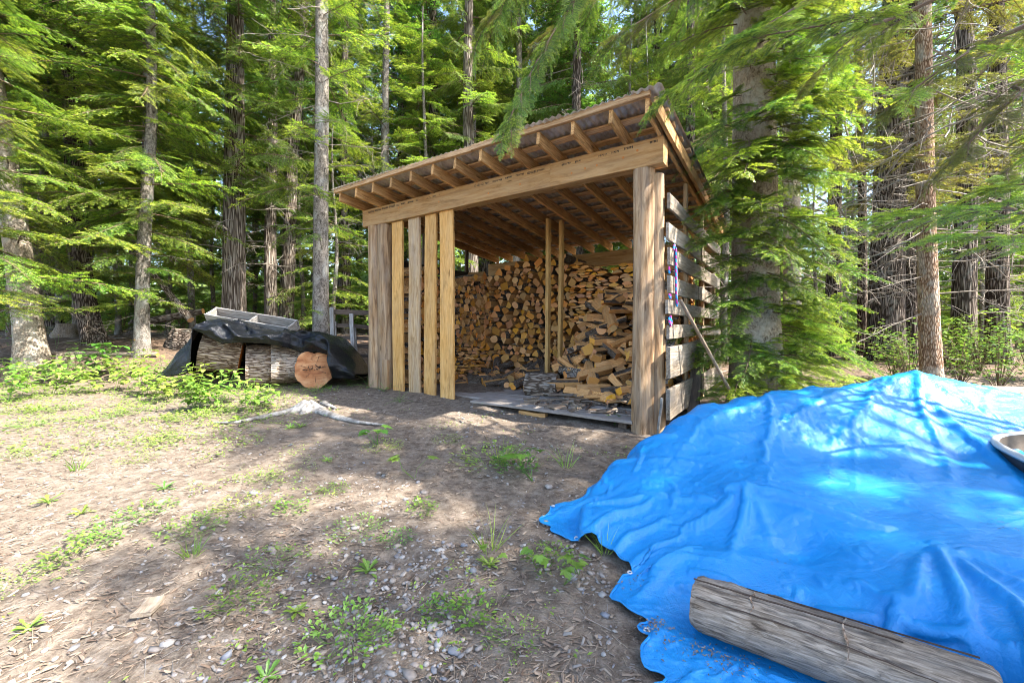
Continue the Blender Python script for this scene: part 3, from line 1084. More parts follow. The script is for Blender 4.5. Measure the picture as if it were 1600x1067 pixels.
for _a, _l in ((0.3, 0.2), (1.9, 0.22), (3.5, 0.18), (4.6, 0.21), (5.5, 0.16)):
    c_, s_ = math.cos(_a), math.sin(_a)
    V = [(-0.010, 0.06 * c_, 0.06 * s_), (-0.009, _l * c_ - 0.004 * s_, _l * s_ + 0.004 * c_), (-0.009, _l * c_ + 0.004 * s_, _l * s_ - 0.004 * c_), (0.01, 0.15 * c_, 0.15 * s_)]
    obj('check_crack', mesh_np('check_crack', np.array(V), [(0, 1, 2), (0, 3, 1), (0, 2, 3), (1, 3, 2)], [MAT['rot']]), lr, PM[lr.name])


def build_black_tarp():
    """a sheet thrown over the rounds: stands a little above them, falls to the ground at both ends and behind"""
    yb = YR
    x0, x1 = (255 - CX) / F_PX * yb, (566 - CX) / F_PX * yb
    nx, ny = 170, 90
    V = np.zeros((ny + 1, nx + 1, 3))
    g = np.random.default_rng(3)
    pxs = np.linspace(255, 566, nx + 1)
    topz = np.interp(pxs, [255, 268, 290, 325, 345, 372, 395, 430, 462, 480, 510, 525, 545, 566], [584, 575, 545, 507, 503, 507, 517, 522, 524, 524, 526, 533, 556, 586])
    # front hem, given as where it shows, and how deep it sits
    hemz = np.interp(pxs, [255, 268, 300, 314, 322, 327, 340, 372, 395, 430, 458, 464, 480, 500, 519, 524, 530, 566], [590, 588, 586, 584, 570, 514, 520, 537, 535, 536, 540, 545, 551, 549, 554, 572, 590, 590])
    hemd = np.interp(pxs, [255, 300, 318, 327, 372, 395, 458, 464, 519, 526, 566], [0.0, -0.06, -0.06, -0.10, -0.10, -0.08, -0.08, 0.12, 0.12, 0.0, 0.0])
    for i in range(nx + 1):
        px = pxs[i]
        X = (px - CX) / F_PX * yb
        zt = CAMZ - (topz[i] - HZ) / F_PX * (yb + 0.25)
        zh = CAMZ - (hemz[i] - HZ) / F_PX * (yb - 0.15 + hemd[i])
        for j in range(ny + 1):
            t = j / ny
            if t < 0.4:          # up the front
                s = t / 0.4
                y = yb - 0.26 + hemd[i] + (0.42 - hemd[i]) * s ** 1.6
                z = zh + (zt - zh) * math.sin(s * PI / 2) ** 0.9
            elif t < 0.65:       # over the top
                s = (t - 0.4) / 0.25
                y = yb + 0.16 + 0.42 * s
                z = zt - 0.03 * s
            else:
                s = (t - 0.65) / 0.35
                y = yb + 0.58 + 0.45 * s
                z = zt - 0.03 + (gzf(X, y) - zt + 0.02) * s ** 0.9
            V[j, i] = (X, y, max(z, gzf(X, y) + 0.012))
    # folds
    ii, jj = np.meshgrid(np.arange(nx + 1), np.arange(ny + 1))
    P = V.copy()
    wr = np.zeros((ny + 1, nx + 1))
    for k in range(44):
        a = g.uniform(-1.2, 1.2)
        fr = g.uniform(0.05, 0.28)
        ph = g.uniform(0, 6.3)
        cx_, cy_ = g.uniform(0, nx), g.uniform(0, ny * 0.8)
        env = np.exp(-((ii - cx_) / 26.0) ** 2 - ((jj - cy_) / 22.0) ** 2)
        wr += env * (1 - np.abs(np.sin((ii * math.cos(a) + jj * math.sin(a) * 1.1) * fr + ph))) * g.uniform(0.3, 1.0)
    lim = smooth(0, 6, jj)
    P[..., 1] -= wr * 0.075 * lim
    P[..., 2] += wr * 0.030 * lim
    gzv = gz(P[..., 0], P[..., 1]) + 0.008
    P[..., 2] = np.maximum(P[..., 2], gzv)
    idx = np.arange((nx + 1) * (ny + 1)).reshape(ny + 1, nx + 1)
    F = np.stack([idx[:-1, :-1], idx[:-1, 1:], idx[1:, 1:], idx[1:, :-1]], -1).reshape(-1, 4)
    o = obj('black_tarp', mesh_np('black_tarp', P.reshape(-1, 3), F, [MAT['black_tarp']], smooth_shade=True))
    sd = o.modifiers.new('thickness', 'SOLIDIFY')
    sd.thickness = 0.004
    sd.offset = -1
    tag(o, 'shiny black plastic tarp draped over the log rounds', 'tarp')


build_black_tarp()


def build_planter():
    a, b = PX(331, 492, 7.75), PX(460, 513, 7.45)
    ax = (b - a).normalized()
    t = empty('planter_trough', (a + b) / 2 - Vector((0, 0, 0.25)), 0)
    tag(t, 'long grey wooden planter trough tilted behind the black tarp', 'planter')
    L = (b - a).length
    up = Vector((0, 0, 1))
    side = up.cross(ax).normalized()
    upl = ax.cross(side).normalized()
    roll = R(32)
    side, upl = side * math.cos(roll) + upl * math.sin(roll), upl * math.cos(roll) - side * math.sin(roll)
    h, w = 0.19, 0.25
    for s, nm in ((-1, 'side_board'), (1, 'side_board')):
        c0, c1 = a + side * (s * w / 2), b + side * (s * w / 2)
        board(nm, t, c0, c1, 0.025, h, 'grey_board', upl, 6)
    for q in (0.012, 0.52, 0.988):
        c = a + (b - a) * q
        board('end_board' if q != 0.52 else 'divider', t, c - side * (w / 2 - 0.014), c + side * (w / 2 - 0.014), 0.025, h * (0.98 if q != 0.52 else 0.8), 'grey_board', upl, 2)
    board('bottom_board', t, a - upl * (h / 2 - 0.02) + ax * 0.03, b - upl * (h / 2 - 0.02) - ax * 0.03, w - 0.03, 0.02, 'brown_board', upl, 2)
    for q in (0.07, 0.93):
        for s in (-1, 1):
            c = a + (b - a) * q + side * (s * (w / 2 - 0.035)) - upl * (h / 2 - 0.03)
            zg = gzf(c.x, c.y) - 0.03
            board('leg', t, c, Vector((c.x, c.y, min(zg, c.z - 0.15))), 0.05, 0.05, 'grey_board', side, 2)
    board('stretcher', t, a + ax * 0.12 - upl * 0.19 - side * 0.1, b - ax * 0.12 - upl * 0.19 - side * 0.1, 0.03, 0.07, 'brown_board', upl, 2)


build_planter()


def build_rack():
    t = empty('pallet_gate', PX(540, 585, 7.55), 0)
    tag(t, 'small dark slatted wooden pallet gate beside the left log post', 'gate')
    for (px, top) in ((518, 480), (549, 490)):
        a, b = PX(px + 4, 574, 7.5), PX(px, top, 7.5)
        board('upright', t, a, b, 0.07, 0.045, 'grey_board', (0, -1, 0), 4)
        board('upright', t, a + Vector((0.03, 0.05, -0.02)), b + Vector((0.03, 0.05, -0.25)), 0.06, 0.04, 'grey_board', (0, -1, 0), 4)
    for (y0, y1, hh) in ((487, 489, 0.09), (508, 511, 0.075), (527, 529, 0.07), (541, 541, 0.07), (556, 556, 0.07)):
        board('slat', t, PX(517, y0, 7.56), PX(577, y1, 7.75), 0.025, hh, 'brown_board', (0, 0, 1), 3)


build_rack()


def build_root_stump():
    """silvered remains of a stump with two long surface roots"""
    c = ground_hit(482, 642)
    V, F = [], []
    g = random.Random(3)
    n, rings = 40, 14
    prof = [(0.0, 0.11), (0.35, 0.115), (0.5, 0.09)]
    for i in range(rings + 1):
        for j in range(n):
            a = 2 * PI * j / n
            reach = 0.20 + 0.36 * math.exp(-((a - PI * 1.08) / 0.30) ** 2) + 0.45 * math.exp(-((a - PI * 1.86) / 0.16) ** 2) + 0.12 * math.exp(-((a - 0.9) / 0.3) ** 2) + 0.05 * math.sin(a * 7)
            s = i / rings
            r = 0.05 + (reach - 0.05) * s
            q = s * reach / 0.62
            hgt = 0.10 * math.exp(-(r / 0.17) ** 2) + 0.045 * (1 - s) * min(1, reach / 0.5)
            hgt *= 1 + 0.10 * math.sin(a * 11 + 2) + 0.07 * math.sin(a * 23)
            bx = -0.10 * s * s if abs(a - PI * 1.08) < 0.5 else 0
            x, y = c.x + r * math.cos(a), c.y + 0.75 * r * math.sin(a) + bx
            V.append((x, y, gzf(x, y) + hgt - 0.035 * s ** 4 + g.uniform(-0.003, 0.003)))
    for i in range(rings):
        for j in range(n):
            a, b = i * n + j, i * n + (j + 1) % n
            F.append((a, a + n, b + n, b))
    V.append((c.x, c.y, c.z + 0.12))
    for j in range(n):
        F.append((j, (j + 1) % n, len(V) - 1))
    t = empty('root_stump', c)
    tag(t, 'low silver-grey stump with long surface roots on bare soil', 'stump')
    obj('stump_base', mesh_np('stump_base', np.array(V), F, [MAT['root']], smooth_shade=True), t)
    # roots trailing over the soil
    for pts, r0 in (([(470, 640), (440, 648), (405, 655), (370, 662), (335, 663)], 0.05), ([(500, 645), (530, 655), (560, 662), (605, 667)], 0.05), ([(505, 632), (525, 640)], 0.04)):
        P = [ground_hit(*p) for p in pts]
        V, F = [], []
        for i, p in enumerate(P):
            s = i / (len(P) - 1)
            d = (P[min(i + 1, len(P) - 1)] - P[max(i - 1, 0)]).normalized()
            sd = Vector((0, 0, 1)).cross(d).normalized()
            for j in range(8):
                a = 2 * PI * j / 8
                rr = r0 * (1 - 0.78 * s)
                V.append(p + sd * rr * 1.3 * math.cos(a) + Vector((0, 0, rr * 0.8 * math.sin(a) + 0.018)))
        for i in range(len(P) - 1):
            for j in range(8):
                a, b = i * 8 + j, i * 8 + (j + 1) % 8
                F.append((a, b, b + 8, a + 8))
        F.append(tuple(range((len(P) - 1) * 8, len(P) * 8)))
        obj('root', mesh_np('root', np.array([tuple(v) for v in V]), F, [MAT['root']], smooth_shade=True), t)


build_root_stump()

# ------------------------------------------------------------------ foliage
class FB:
    """collects triangles with a tone"""

    def __init__(s):
        s.V, s.F, s.T, s.M, s.n = [], [], [], [], 0

    def add(s, V, F, tone, mi=0):
        V = np.asarray(V, float).reshape(-1, 3)
        F = np.asarray(F, int).reshape(-1, 3)
        s.V.append(V)
        s.F.append(F + s.n)
        s.T.append(np.broadcast_to(np.asarray(tone, float), (len(V),)))
        s.M.append(np.full(len(F), mi))
        s.n += len(V)

    def mesh(s, name, mats):
        return mesh_np(name, np.concatenate(s.V), np.concatenate(s.F), mats, np.concatenate(s.M), False, np.concatenate(s.T))


def tube(fb, pts, r0, r1, sides=4, mi=1, tone=0.5):
    P = np.asarray(pts, float)
    n = len(P)
    d = np.gradient(P, axis=0)
    d /= np.linalg.norm(d, axis=1)[:, None] + 1e-9
    ref = np.where(np.abs(d[:, 2:3]) > 0.9, np.array([[1.0, 0, 0]]), np.array([[0, 0, 1.0]]))
    a = np.cross(d, ref)
    a /= np.linalg.norm(a, axis=1)[:, None] + 1e-9
    b = np.cross(d, a)
    r = np.linspace(r0, r1, n)[:, None]
    V = []
    for j in range(sides):
        t = 2 * PI * j / sides
        V.append(P + r * (a * math.cos(t) + b * math.sin(t)))
    V = np.stack(V, 1).reshape(-1, 3)
    i = np.arange(n - 1)[:, None] * sides + np.arange(sides)[None]
    k = np.arange(n - 1)[:, None] * sides + (np.arange(sides)[None] + 1) % sides
    F = np.concatenate([np.stack([i, k, k + sides], -1).reshape(-1, 3), np.stack([i, k + sides, i + sides], -1).reshape(-1, 3)])
    fb.add(V, F, tone, mi)


def needles(fb, P0, P1, N, fresh, spacing, length, width, ang, g, top=0.3, tone_lo=0.1, tone_hi=0.55):
    """needles on both sides (and some on top) of every twig"""
    P0, P1, N = np.asarray(P0), np.asarray(P1), np.asarray(N)
    d = P1 - P0
    L = np.linalg.norm(d, axis=1)
    d = d / (L[:, None] + 1e-9)
    cnt = np.maximum(2, (L / spacing).astype(int))
    idx = np.repeat(np.arange(len(P0)), cnt)
    s = (np.concatenate([np.arange(c) for c in cnt]) + g.uniform(0, 1, len(idx))) / np.repeat(cnt, cnt)
    fr = np.asarray(fresh)[idx]
    V, T = [], []
    side = np.cross(N, d)
    for sg in (-1, 1, 0):
        if sg == 0:
            keep = g.uniform(0, 1, len(idx)) < top
        else:
            keep = np.ones(len(idx), bool)
        ii, ss = idx[keep], s[keep]
        m = len(ii)
        p = P0[ii] + (P1 - P0)[ii] * ss[:, None]
        a = np.radians(ang) + g.normal(0, 0.14, m)
        lat = side[ii] * (sg if sg else 1) * (np.ones(m) if sg else g.uniform(-0.6, 0.6, m))[:, None] + N[ii] * (g.normal(0.12, 0.18, m) if sg else np.full(m, 0.9))[:, None]
        nd = d[ii] * np.cos(a)[:, None] + lat * np.sin(a)[:, None]
        ln = length * g.uniform(0.75, 1.15, m) * (1 - 0.35 * np.maximum(0, ss - 0.75) / 0.25)
        w = width * 0.5
        tip = p + nd * ln[:, None]
        wd = np.cross(nd, N[ii] + g.normal(0, 0.35, (m, 3)))
        wd /= np.linalg.norm(wd, axis=1)[:, None] + 1e-9
        mid = p + nd * ln[:, None] * 0.45
        # a slim kite
        V.append(np.stack([p, mid + wd * w, tip, mid - wd * w], 1))
        new = fr[keep] * smooth(0.2, 0.55, ss)
        t = g.uniform(tone_lo, tone_hi, m) * (1 - new) + new * g.uniform(0.75, 1.0, m)
        T.append(np.repeat(t, 4))
    V = np.concatenate(V)
    T = np.concatenate(T)
    k = np.arange(len(V))[:, None] * 4
    F = np.concatenate([k + np.array([[0, 1, 2]]), k + np.array([[0, 2, 3]])])
    fb.add(V.reshape(-1, 3), F, T, 0)


def frond(fb, L, g, side_sp, sec_sp, spacing, nl, nw, side_len=0.42, ang=58, droop=0.12, hang=0.0, lift=0.0, fresh=0.7, wood_r=0.012, top=0.3, tone=(0.1, 0.55), na=52, upcurl=0.0, tubes=True, vol=0.16):
    """a flat conifer branch along local X"""
    def axis(t):
        return np.array([L * t * (1 - 0.08 * droop * t), 0.03 * L * math.sin(3 * t + ph), L * (lift * t - droop * t * t + upcurl * t ** 4)])
    ph = g.uniform(0, 6)
    pts = np.array([axis(t) for t in np.linspace(0, 1, 9)])
    if tubes:
        tube(fb, pts, wood_r, wood_r * 0.25, 4)
    P0, P1, N, FR = [], [], [], []
    n = int(0.88 * L / side_sp)
    Z = np.array([0, 0, 1.0])

    def seg(a, b, nr, fr):
        P0.append(a)
        P1.append(b)
        N.append(nr)
        FR.append(fr)
    for i in range(n):
        for sg in (-1, 1):
            t = 0.1 + 0.88 * (i + g.uniform(-0.35, 0.35) + (0.5 if sg > 0 else 0)) / n
            t = min(max(t, 0.06), 0.98)
            p = axis(t)
            tan = axis(min(1, t + 0.03)) - axis(t - 0.03)
            tan /= np.linalg.norm(tan)
            l = L * side_len * (1 - t) ** 0.75 * min(1, 0.45 + t / 0.25) * g.uniform(0.7, 1.15)
            if l < side_sp * 0.4 or g.uniform() < 0.06:
                continue
            a = R(ang + g.normal(0, 6) - 10 * t)
            lat = np.array([-tan[1], tan[0], 0]) * sg
            lat /= np.linalg.norm(lat) + 1e-9
            d = tan * math.cos(a) + lat * math.sin(a) - Z * (hang * g.uniform(0.6, 1.3)) + Z * g.normal(0, vol)
            d /= np.linalg.norm(d)
            nr = np.cross(d, np.cross(Z * 1.0 + lat * 0.0, d))
            nr /= np.linalg.norm(nr) + 1e-9
            fr = fresh * (g.uniform() < 0.85)
            # the side twig bends forward and down a little
            m1 = p + d * l * 0.5
            d2 = d + tan * 0.18 - Z * (0.06 + hang * 0.5)
            d2 /= np.linalg.norm(d2)
            m2 = m1 + d2 * l * 0.5
            seg(p, m1, nr, 0)
            seg(m1, m2, nr, fr)
            if tubes and l > 0.25:
                tube(fb, [p, m1, m2], wood_r * 0.45, wood_r * 0.12, 3)
            if sec_sp:
                k = int(l / sec_sp)
                for q in range(k):
                    for s2 in (-1, 1):
                        s = 0.15 + 0.8 * (q + g.uniform(-0.3, 0.3) + (0.5 if s2 > 0 else 0)) / max(1, k)
                        b = p + (m1 - p) * (s / 0.5) if s < 0.5 else m1 + (m2 - m1) * ((s - 0.5) / 0.5)
                        l2 = l * 0.36 * (1 - s) ** 0.7 * g.uniform(0.6, 1.2)
                        if l2 < 0.018:
                            continue
                        lat2 = np.cross(nr, d) * s2
                        e = d * math.cos(R(48)) + lat2 * math.sin(R(48)) - Z * hang * 0.5 + nr * g.normal(0, 0.08)
                        e /= np.linalg.norm(e)
                        seg(b, b + e * l2, nr, fr)
    a = pts[-2]
    seg(a, pts[-1], Z, fresh)
    needles(fb, P0, P1, N, FR, spacing, nl, nw, na, g, top, tone[0], tone[1])


def dead_branch(fb, L, g, r=0.011, tone=0.5):
    def grow(p, d, l, r_, depth):
        n = 5
        pts = [p]
        for i in range(n):
            d = d + g.normal(0, 0.13, 3) + np.array([0, 0, -0.05 + (0.07 if i > 2 else 0)])
            d = d / np.linalg.norm(d)
            pts.append(pts[-1] + d * l / n)
        tube(fb, pts, r_, r_ * 0.35, 4 if depth == 0 else 3, 0, tone)
        if depth < 2:
            for k in range(int(g.integers(5, 9) if depth == 0 else g.integers(2, 5))):
                s = g.uniform(0.2, 0.95)
                i = min(n - 1, int(s * n))
                b = pts[i] + (pts[i + 1] - pts[i]) * (s * n - i)
                e = d * g.uniform(0.3, 0.9) + g.normal(0, 0.6, 3) * np.array([1, 1, 0.6])
                e /= np.linalg.norm(e)
                grow(b, e, l * g.uniform(0.25, 0.5) * (1 - 0.4 * s), r_ * 0.5, depth + 1)
    grow(np.zeros(3), np.array([1.0, 0, 0.0]), L, r, 0)


NEAR, MIDF, CEDAR, DEAD, FARB = [], [], [], [], []
for k in range(4):
    g = np.random.default_rng(50 + k)
    fb = FB()
    frond(fb, 1.2, g, 0.058, 0.052, 0.0062, 0.023, 0.0042, side_len=0.42, droop=[0.22, 0.30, 0.15, 0.38][k], lift=0.08, wood_r=0.008, top=0.6, hang=0.12, vol=0.2, fresh=[0.9, 0.8, 0.9, 0.6][k], tone=(0.05, 0.5))
    NEAR.append(fb.mesh('fir_branch', [MAT['fir'], MAT['twig_brown']]))
for k in range(5):
    g = np.random.default_rng(60 + k)
    fb = FB()
    frond(fb, 2.2, g, 0.105, 0.11, 0.021, 0.040, 0.013, side_len=0.40, droop=[0.12, 0.2, 0.28, 0.1, 0.2][k], lift=[0.1, 0.05, 0.0, 0.12, 0.0][k], wood_r=0.014, top=0.6, fresh=[1.0, 0.85, 0.7, 1.0, 0.9][k], hang=0.16, vol=0.2, tone=(0.1, 0.65))
    MIDF.append(fb.mesh('fir_branch', [MAT['fir'], MAT['twig_brown']]))
for k in range(4):
    g = np.random.default_rng(70 + k)
    fb = FB()
    frond(fb, 2.2, g, 0.10, 0.10, 0.022, 0.042, 0.016, side_len=0.36, droop=[0.45, 0.6, 0.3, 0.5][k], lift=0.15, hang=0.65, upcurl=0.25, wood_r=0.014, top=0.1, fresh=0.35, na=38, tone=(0.1, 0.7))
    CEDAR.append(fb.mesh('cedar_branch', [MAT['cedar'], MAT['twig_brown']]))
for k in range(5):
    g = np.random.default_rng(80 + k)
    fb = FB()
    dead_branch(fb, 1.5, g)
    DEAD.append(fb.mesh('dead_branch', [MAT['twig']]))
OLIVE = []
for me in MIDF[1:4]:
    m2 = me.copy()
    m2.materials[0] = MAT['olive']
    OLIVE.append(m2)
NEAR_FRESH_SUN = []  # near branches again, with sunlight painted into the fresh needle colour
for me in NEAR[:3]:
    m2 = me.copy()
    m2.materials[0] = MAT['fir_fresh_sun_tint']
    NEAR_FRESH_SUN.append(m2)
NEAR_OLIVE = []
for me in NEAR[:2]:
    m2 = me.copy()
    m2.materials[0] = MAT['olive']
    NEAR_OLIVE.append(m2)


def coarse_crown(name, seed, H, z0, rmax, dens, droop, mat, nl=0.15, nw=0.036, hang=0.15):
    """a whole far crown from z0 to H around the local Z axis"""
    g = np.random.default_rng(seed)
    fb = FB()
    z = z0
    az = 0.0
    while z < H - 0.2:
        s = (z - z0) / (H - z0)
        ln = rmax * ((1 - s) ** 0.8) * g.uniform(0.65, 1.1) * min(1, 0.6 + s * 3) + 0.15
        az += 2.4 + g.uniform(-0.5, 0.5)
        sub = FB()
        frond(sub, ln, g, max(0.12, ln * 0.085), 0, 0.055, nl, nw, side_len=0.42, droop=droop * g.uniform(0.6, 1.4), lift=0.05 + 0.3 * s, hang=hang, fresh=0.5, wood_r=0.02, top=0.5, tone=(0.05, 0.7), tubes=True)
        V = np.concatenate(sub.V)
        c, q = math.cos(az), math.sin(az)
        W = np.stack([V[:, 0] * c - V[:, 1] * q, V[:, 0] * q + V[:, 1] * c, V[:, 2] + z], 1)
        fb.add(W, np.concatenate(sub.F), np.concatenate(sub.T))
        fb.M[-1] = np.concatenate(sub.M)
        z += g.uniform(0.5, 1.5) / dens
    return fb.mesh(name, [mat, MAT['twig_brown']])


CROWN = [coarse_crown('crown', 90, 17, 2.0, 2.3, 11, 0.25, MAT['fir_far']),
         coarse_crown('crown', 91, 20, 4.5, 2.6, 11, 0.5, MAT['cedar'], hang=0.6),
         coarse_crown('crown', 92, 15, 1.2, 2.1, 12, 0.2, MAT['fir_far']),
         coarse_crown('crown', 93, 19, 6.0, 2.2, 10, 0.35, MAT['fir_far'], hang=0.3)]
CROWN_H = [17, 20, 15, 19]
TOPC = [coarse_crown('crown', 94, 17, 8.0, 1.9, 7, 0.25, MAT['fir_far']), coarse_crown('crown', 95, 19, 9.0, 2.0, 7, 0.4, MAT['cedar'], hang=0.4)]


def trunk_mesh(H, r, mat, seed, lean=(0, 0), wob=0.06, sides=18, flare=0.5, kick=None):
    g = np.random.default_rng(seed)
    ph = g.uniform(0, 6.3, 6)
    zs = np.concatenate([np.linspace(-0.3, 1.0, 10), np.linspace(1.2, H, 26)])

    def ctr(z):
        s = z / H
        x = lean[0] * s + wob * (math.sin(2.2 * s * PI + ph[0]) - math.sin(ph[0])) * min(1, s * 3)
        y = lean[1] * s + wob * (math.sin(1.8 * s * PI + ph[1]) - math.sin(ph[1])) * min(1, s * 3)
        if kick:
            x += kick[0] * (1 - math.exp(-max(z, 0) / kick[2]))
            y += kick[1] * (1 - math.exp(-max(z, 0) / kick[2]))
        return np.array([x, y, z])

    def rad(z):
        return r * (1 - 0.8 * max(0, z) / H)
    V = []
    for z in zs:
        c = ctr(max(z, 0))
        c[2] = z
        for j in range(sides):
            a = 2 * PI * j / sides
            fl = flare * math.exp(-max(z, 0) / (1.2 * r + 0.1)) * (1 + 0.45 * math.sin(a * 4 + ph[2]) + 0.3 * math.sin(a * 3 + ph[3]))
            q = rad(z) * (1 + 0.5 * fl + 0.035 * math.sin(a * 3 + ph[4] + z) + 0.03 * math.sin(a * 7 + ph[5] + 0.5 * z) + g.normal(0, 0.012))
            V.append((c[0] + q * math.cos(a), c[1] + q * math.sin(a), z))
    n = len(zs)
    i = np.arange(n - 1)[:, None] * sides + np.arange(sides)[None]
    k = np.arange(n - 1)[:, None] * sides + (np.arange(sides)[None] + 1) % sides
    F = np.stack([i, k, k + sides, i + sides], -1).reshape(-1, 4)
    return mesh_np('trunk', np.array(V), F, [mat], smooth_shade=True), ctr, rad


def place_branch(t, me, nm, p, az, pitch, roll, sc):
    M = Matrix.Translation(p) @ Matrix.Rotation(az, 4, 'Z') @ Matrix.Rotation(-pitch, 4, 'Y') @ Matrix.Rotation(roll, 4, 'X') @ Matrix.Scale(sc, 4)
    return obj(nm, me, t, M)


def in_view(p, m=250):
    if p.y < 0.3:
        return False
    px = CX + F_PX * p.x / p.y
    py = HZ - F_PX * (p.z - CAMZ) / p.y
    return -m < px < 1600 + m and -m < py < 1067 + m


def tree(name, label, x, y, H, r, bark_, specs, seed, group=None, lean=(0, 0), kick=None, top=None, wob=0.06, cull=True):
    """specs: (meshes, part name, z0, z1, how many, length at z0, length at z1, pitch)"""
    g = random.Random(seed)
    zb = gzf(x, y)
    t = empty(name, (x, y, zb))
    tag(t, label, 'tree', group)
    me, ctr, rad = trunk_mesh(H, r, MAT[bark_], seed, lean, wob, kick=kick)
    obj('trunk', me, t, PM[t.name])
    for (ms, nm, z0, z1, n, l0, l1, pitch, *rest) in specs:
        lim = rest[0] if rest else None
        az = g.uniform(0, 6.3)
        L0 = {'fir_branch': None}
        for k in range(n):
            s = (k + g.random()) / n
            z = z0 + (z1 - z0) * s
            az += 2.399 + g.uniform(-0.5, 0.5)
            a = az
            if lim:
                a = g.uniform(lim[0], lim[1])
            me = g.choice(ms)
            nat = 1.2 if me in NEAR or me in NEAR_OLIVE or me in NEAR_FRESH_SUN else 1.5 if me in DEAD else 2.2
            ln = (l0 + (l1 - l0) * s) * g.uniform(0.65, 1.15)
            c = ctr(z)
            p = Vector((x + c[0] + math.cos(a) * rad(z) * 0.8, y + c[1] + math.sin(a) * rad(z) * 0.8, zb + z))
            tip = p + Vector((math.cos(a), math.sin(a), 0)) * ln
            if cull and not in_view(p) and not in_view(tip):
                continue
            place_branch(t, me, nm, p, a, R(pitch + g.uniform(-12, 12)), g.uniform(-0.25, 0.25), ln / nat)
    if top is not None:
        o = obj('crown', TOPC[top], t, Matrix.Translation((x + lean[0] * 0.6, y + lean[1] * 0.6, zb + H - 17.5)) @ Matrix.Rotation(g.uniform(0, 6), 4, 'Z'))
    return t


def X_at(px, Y):
    return (px - CX) / F_PX * Y


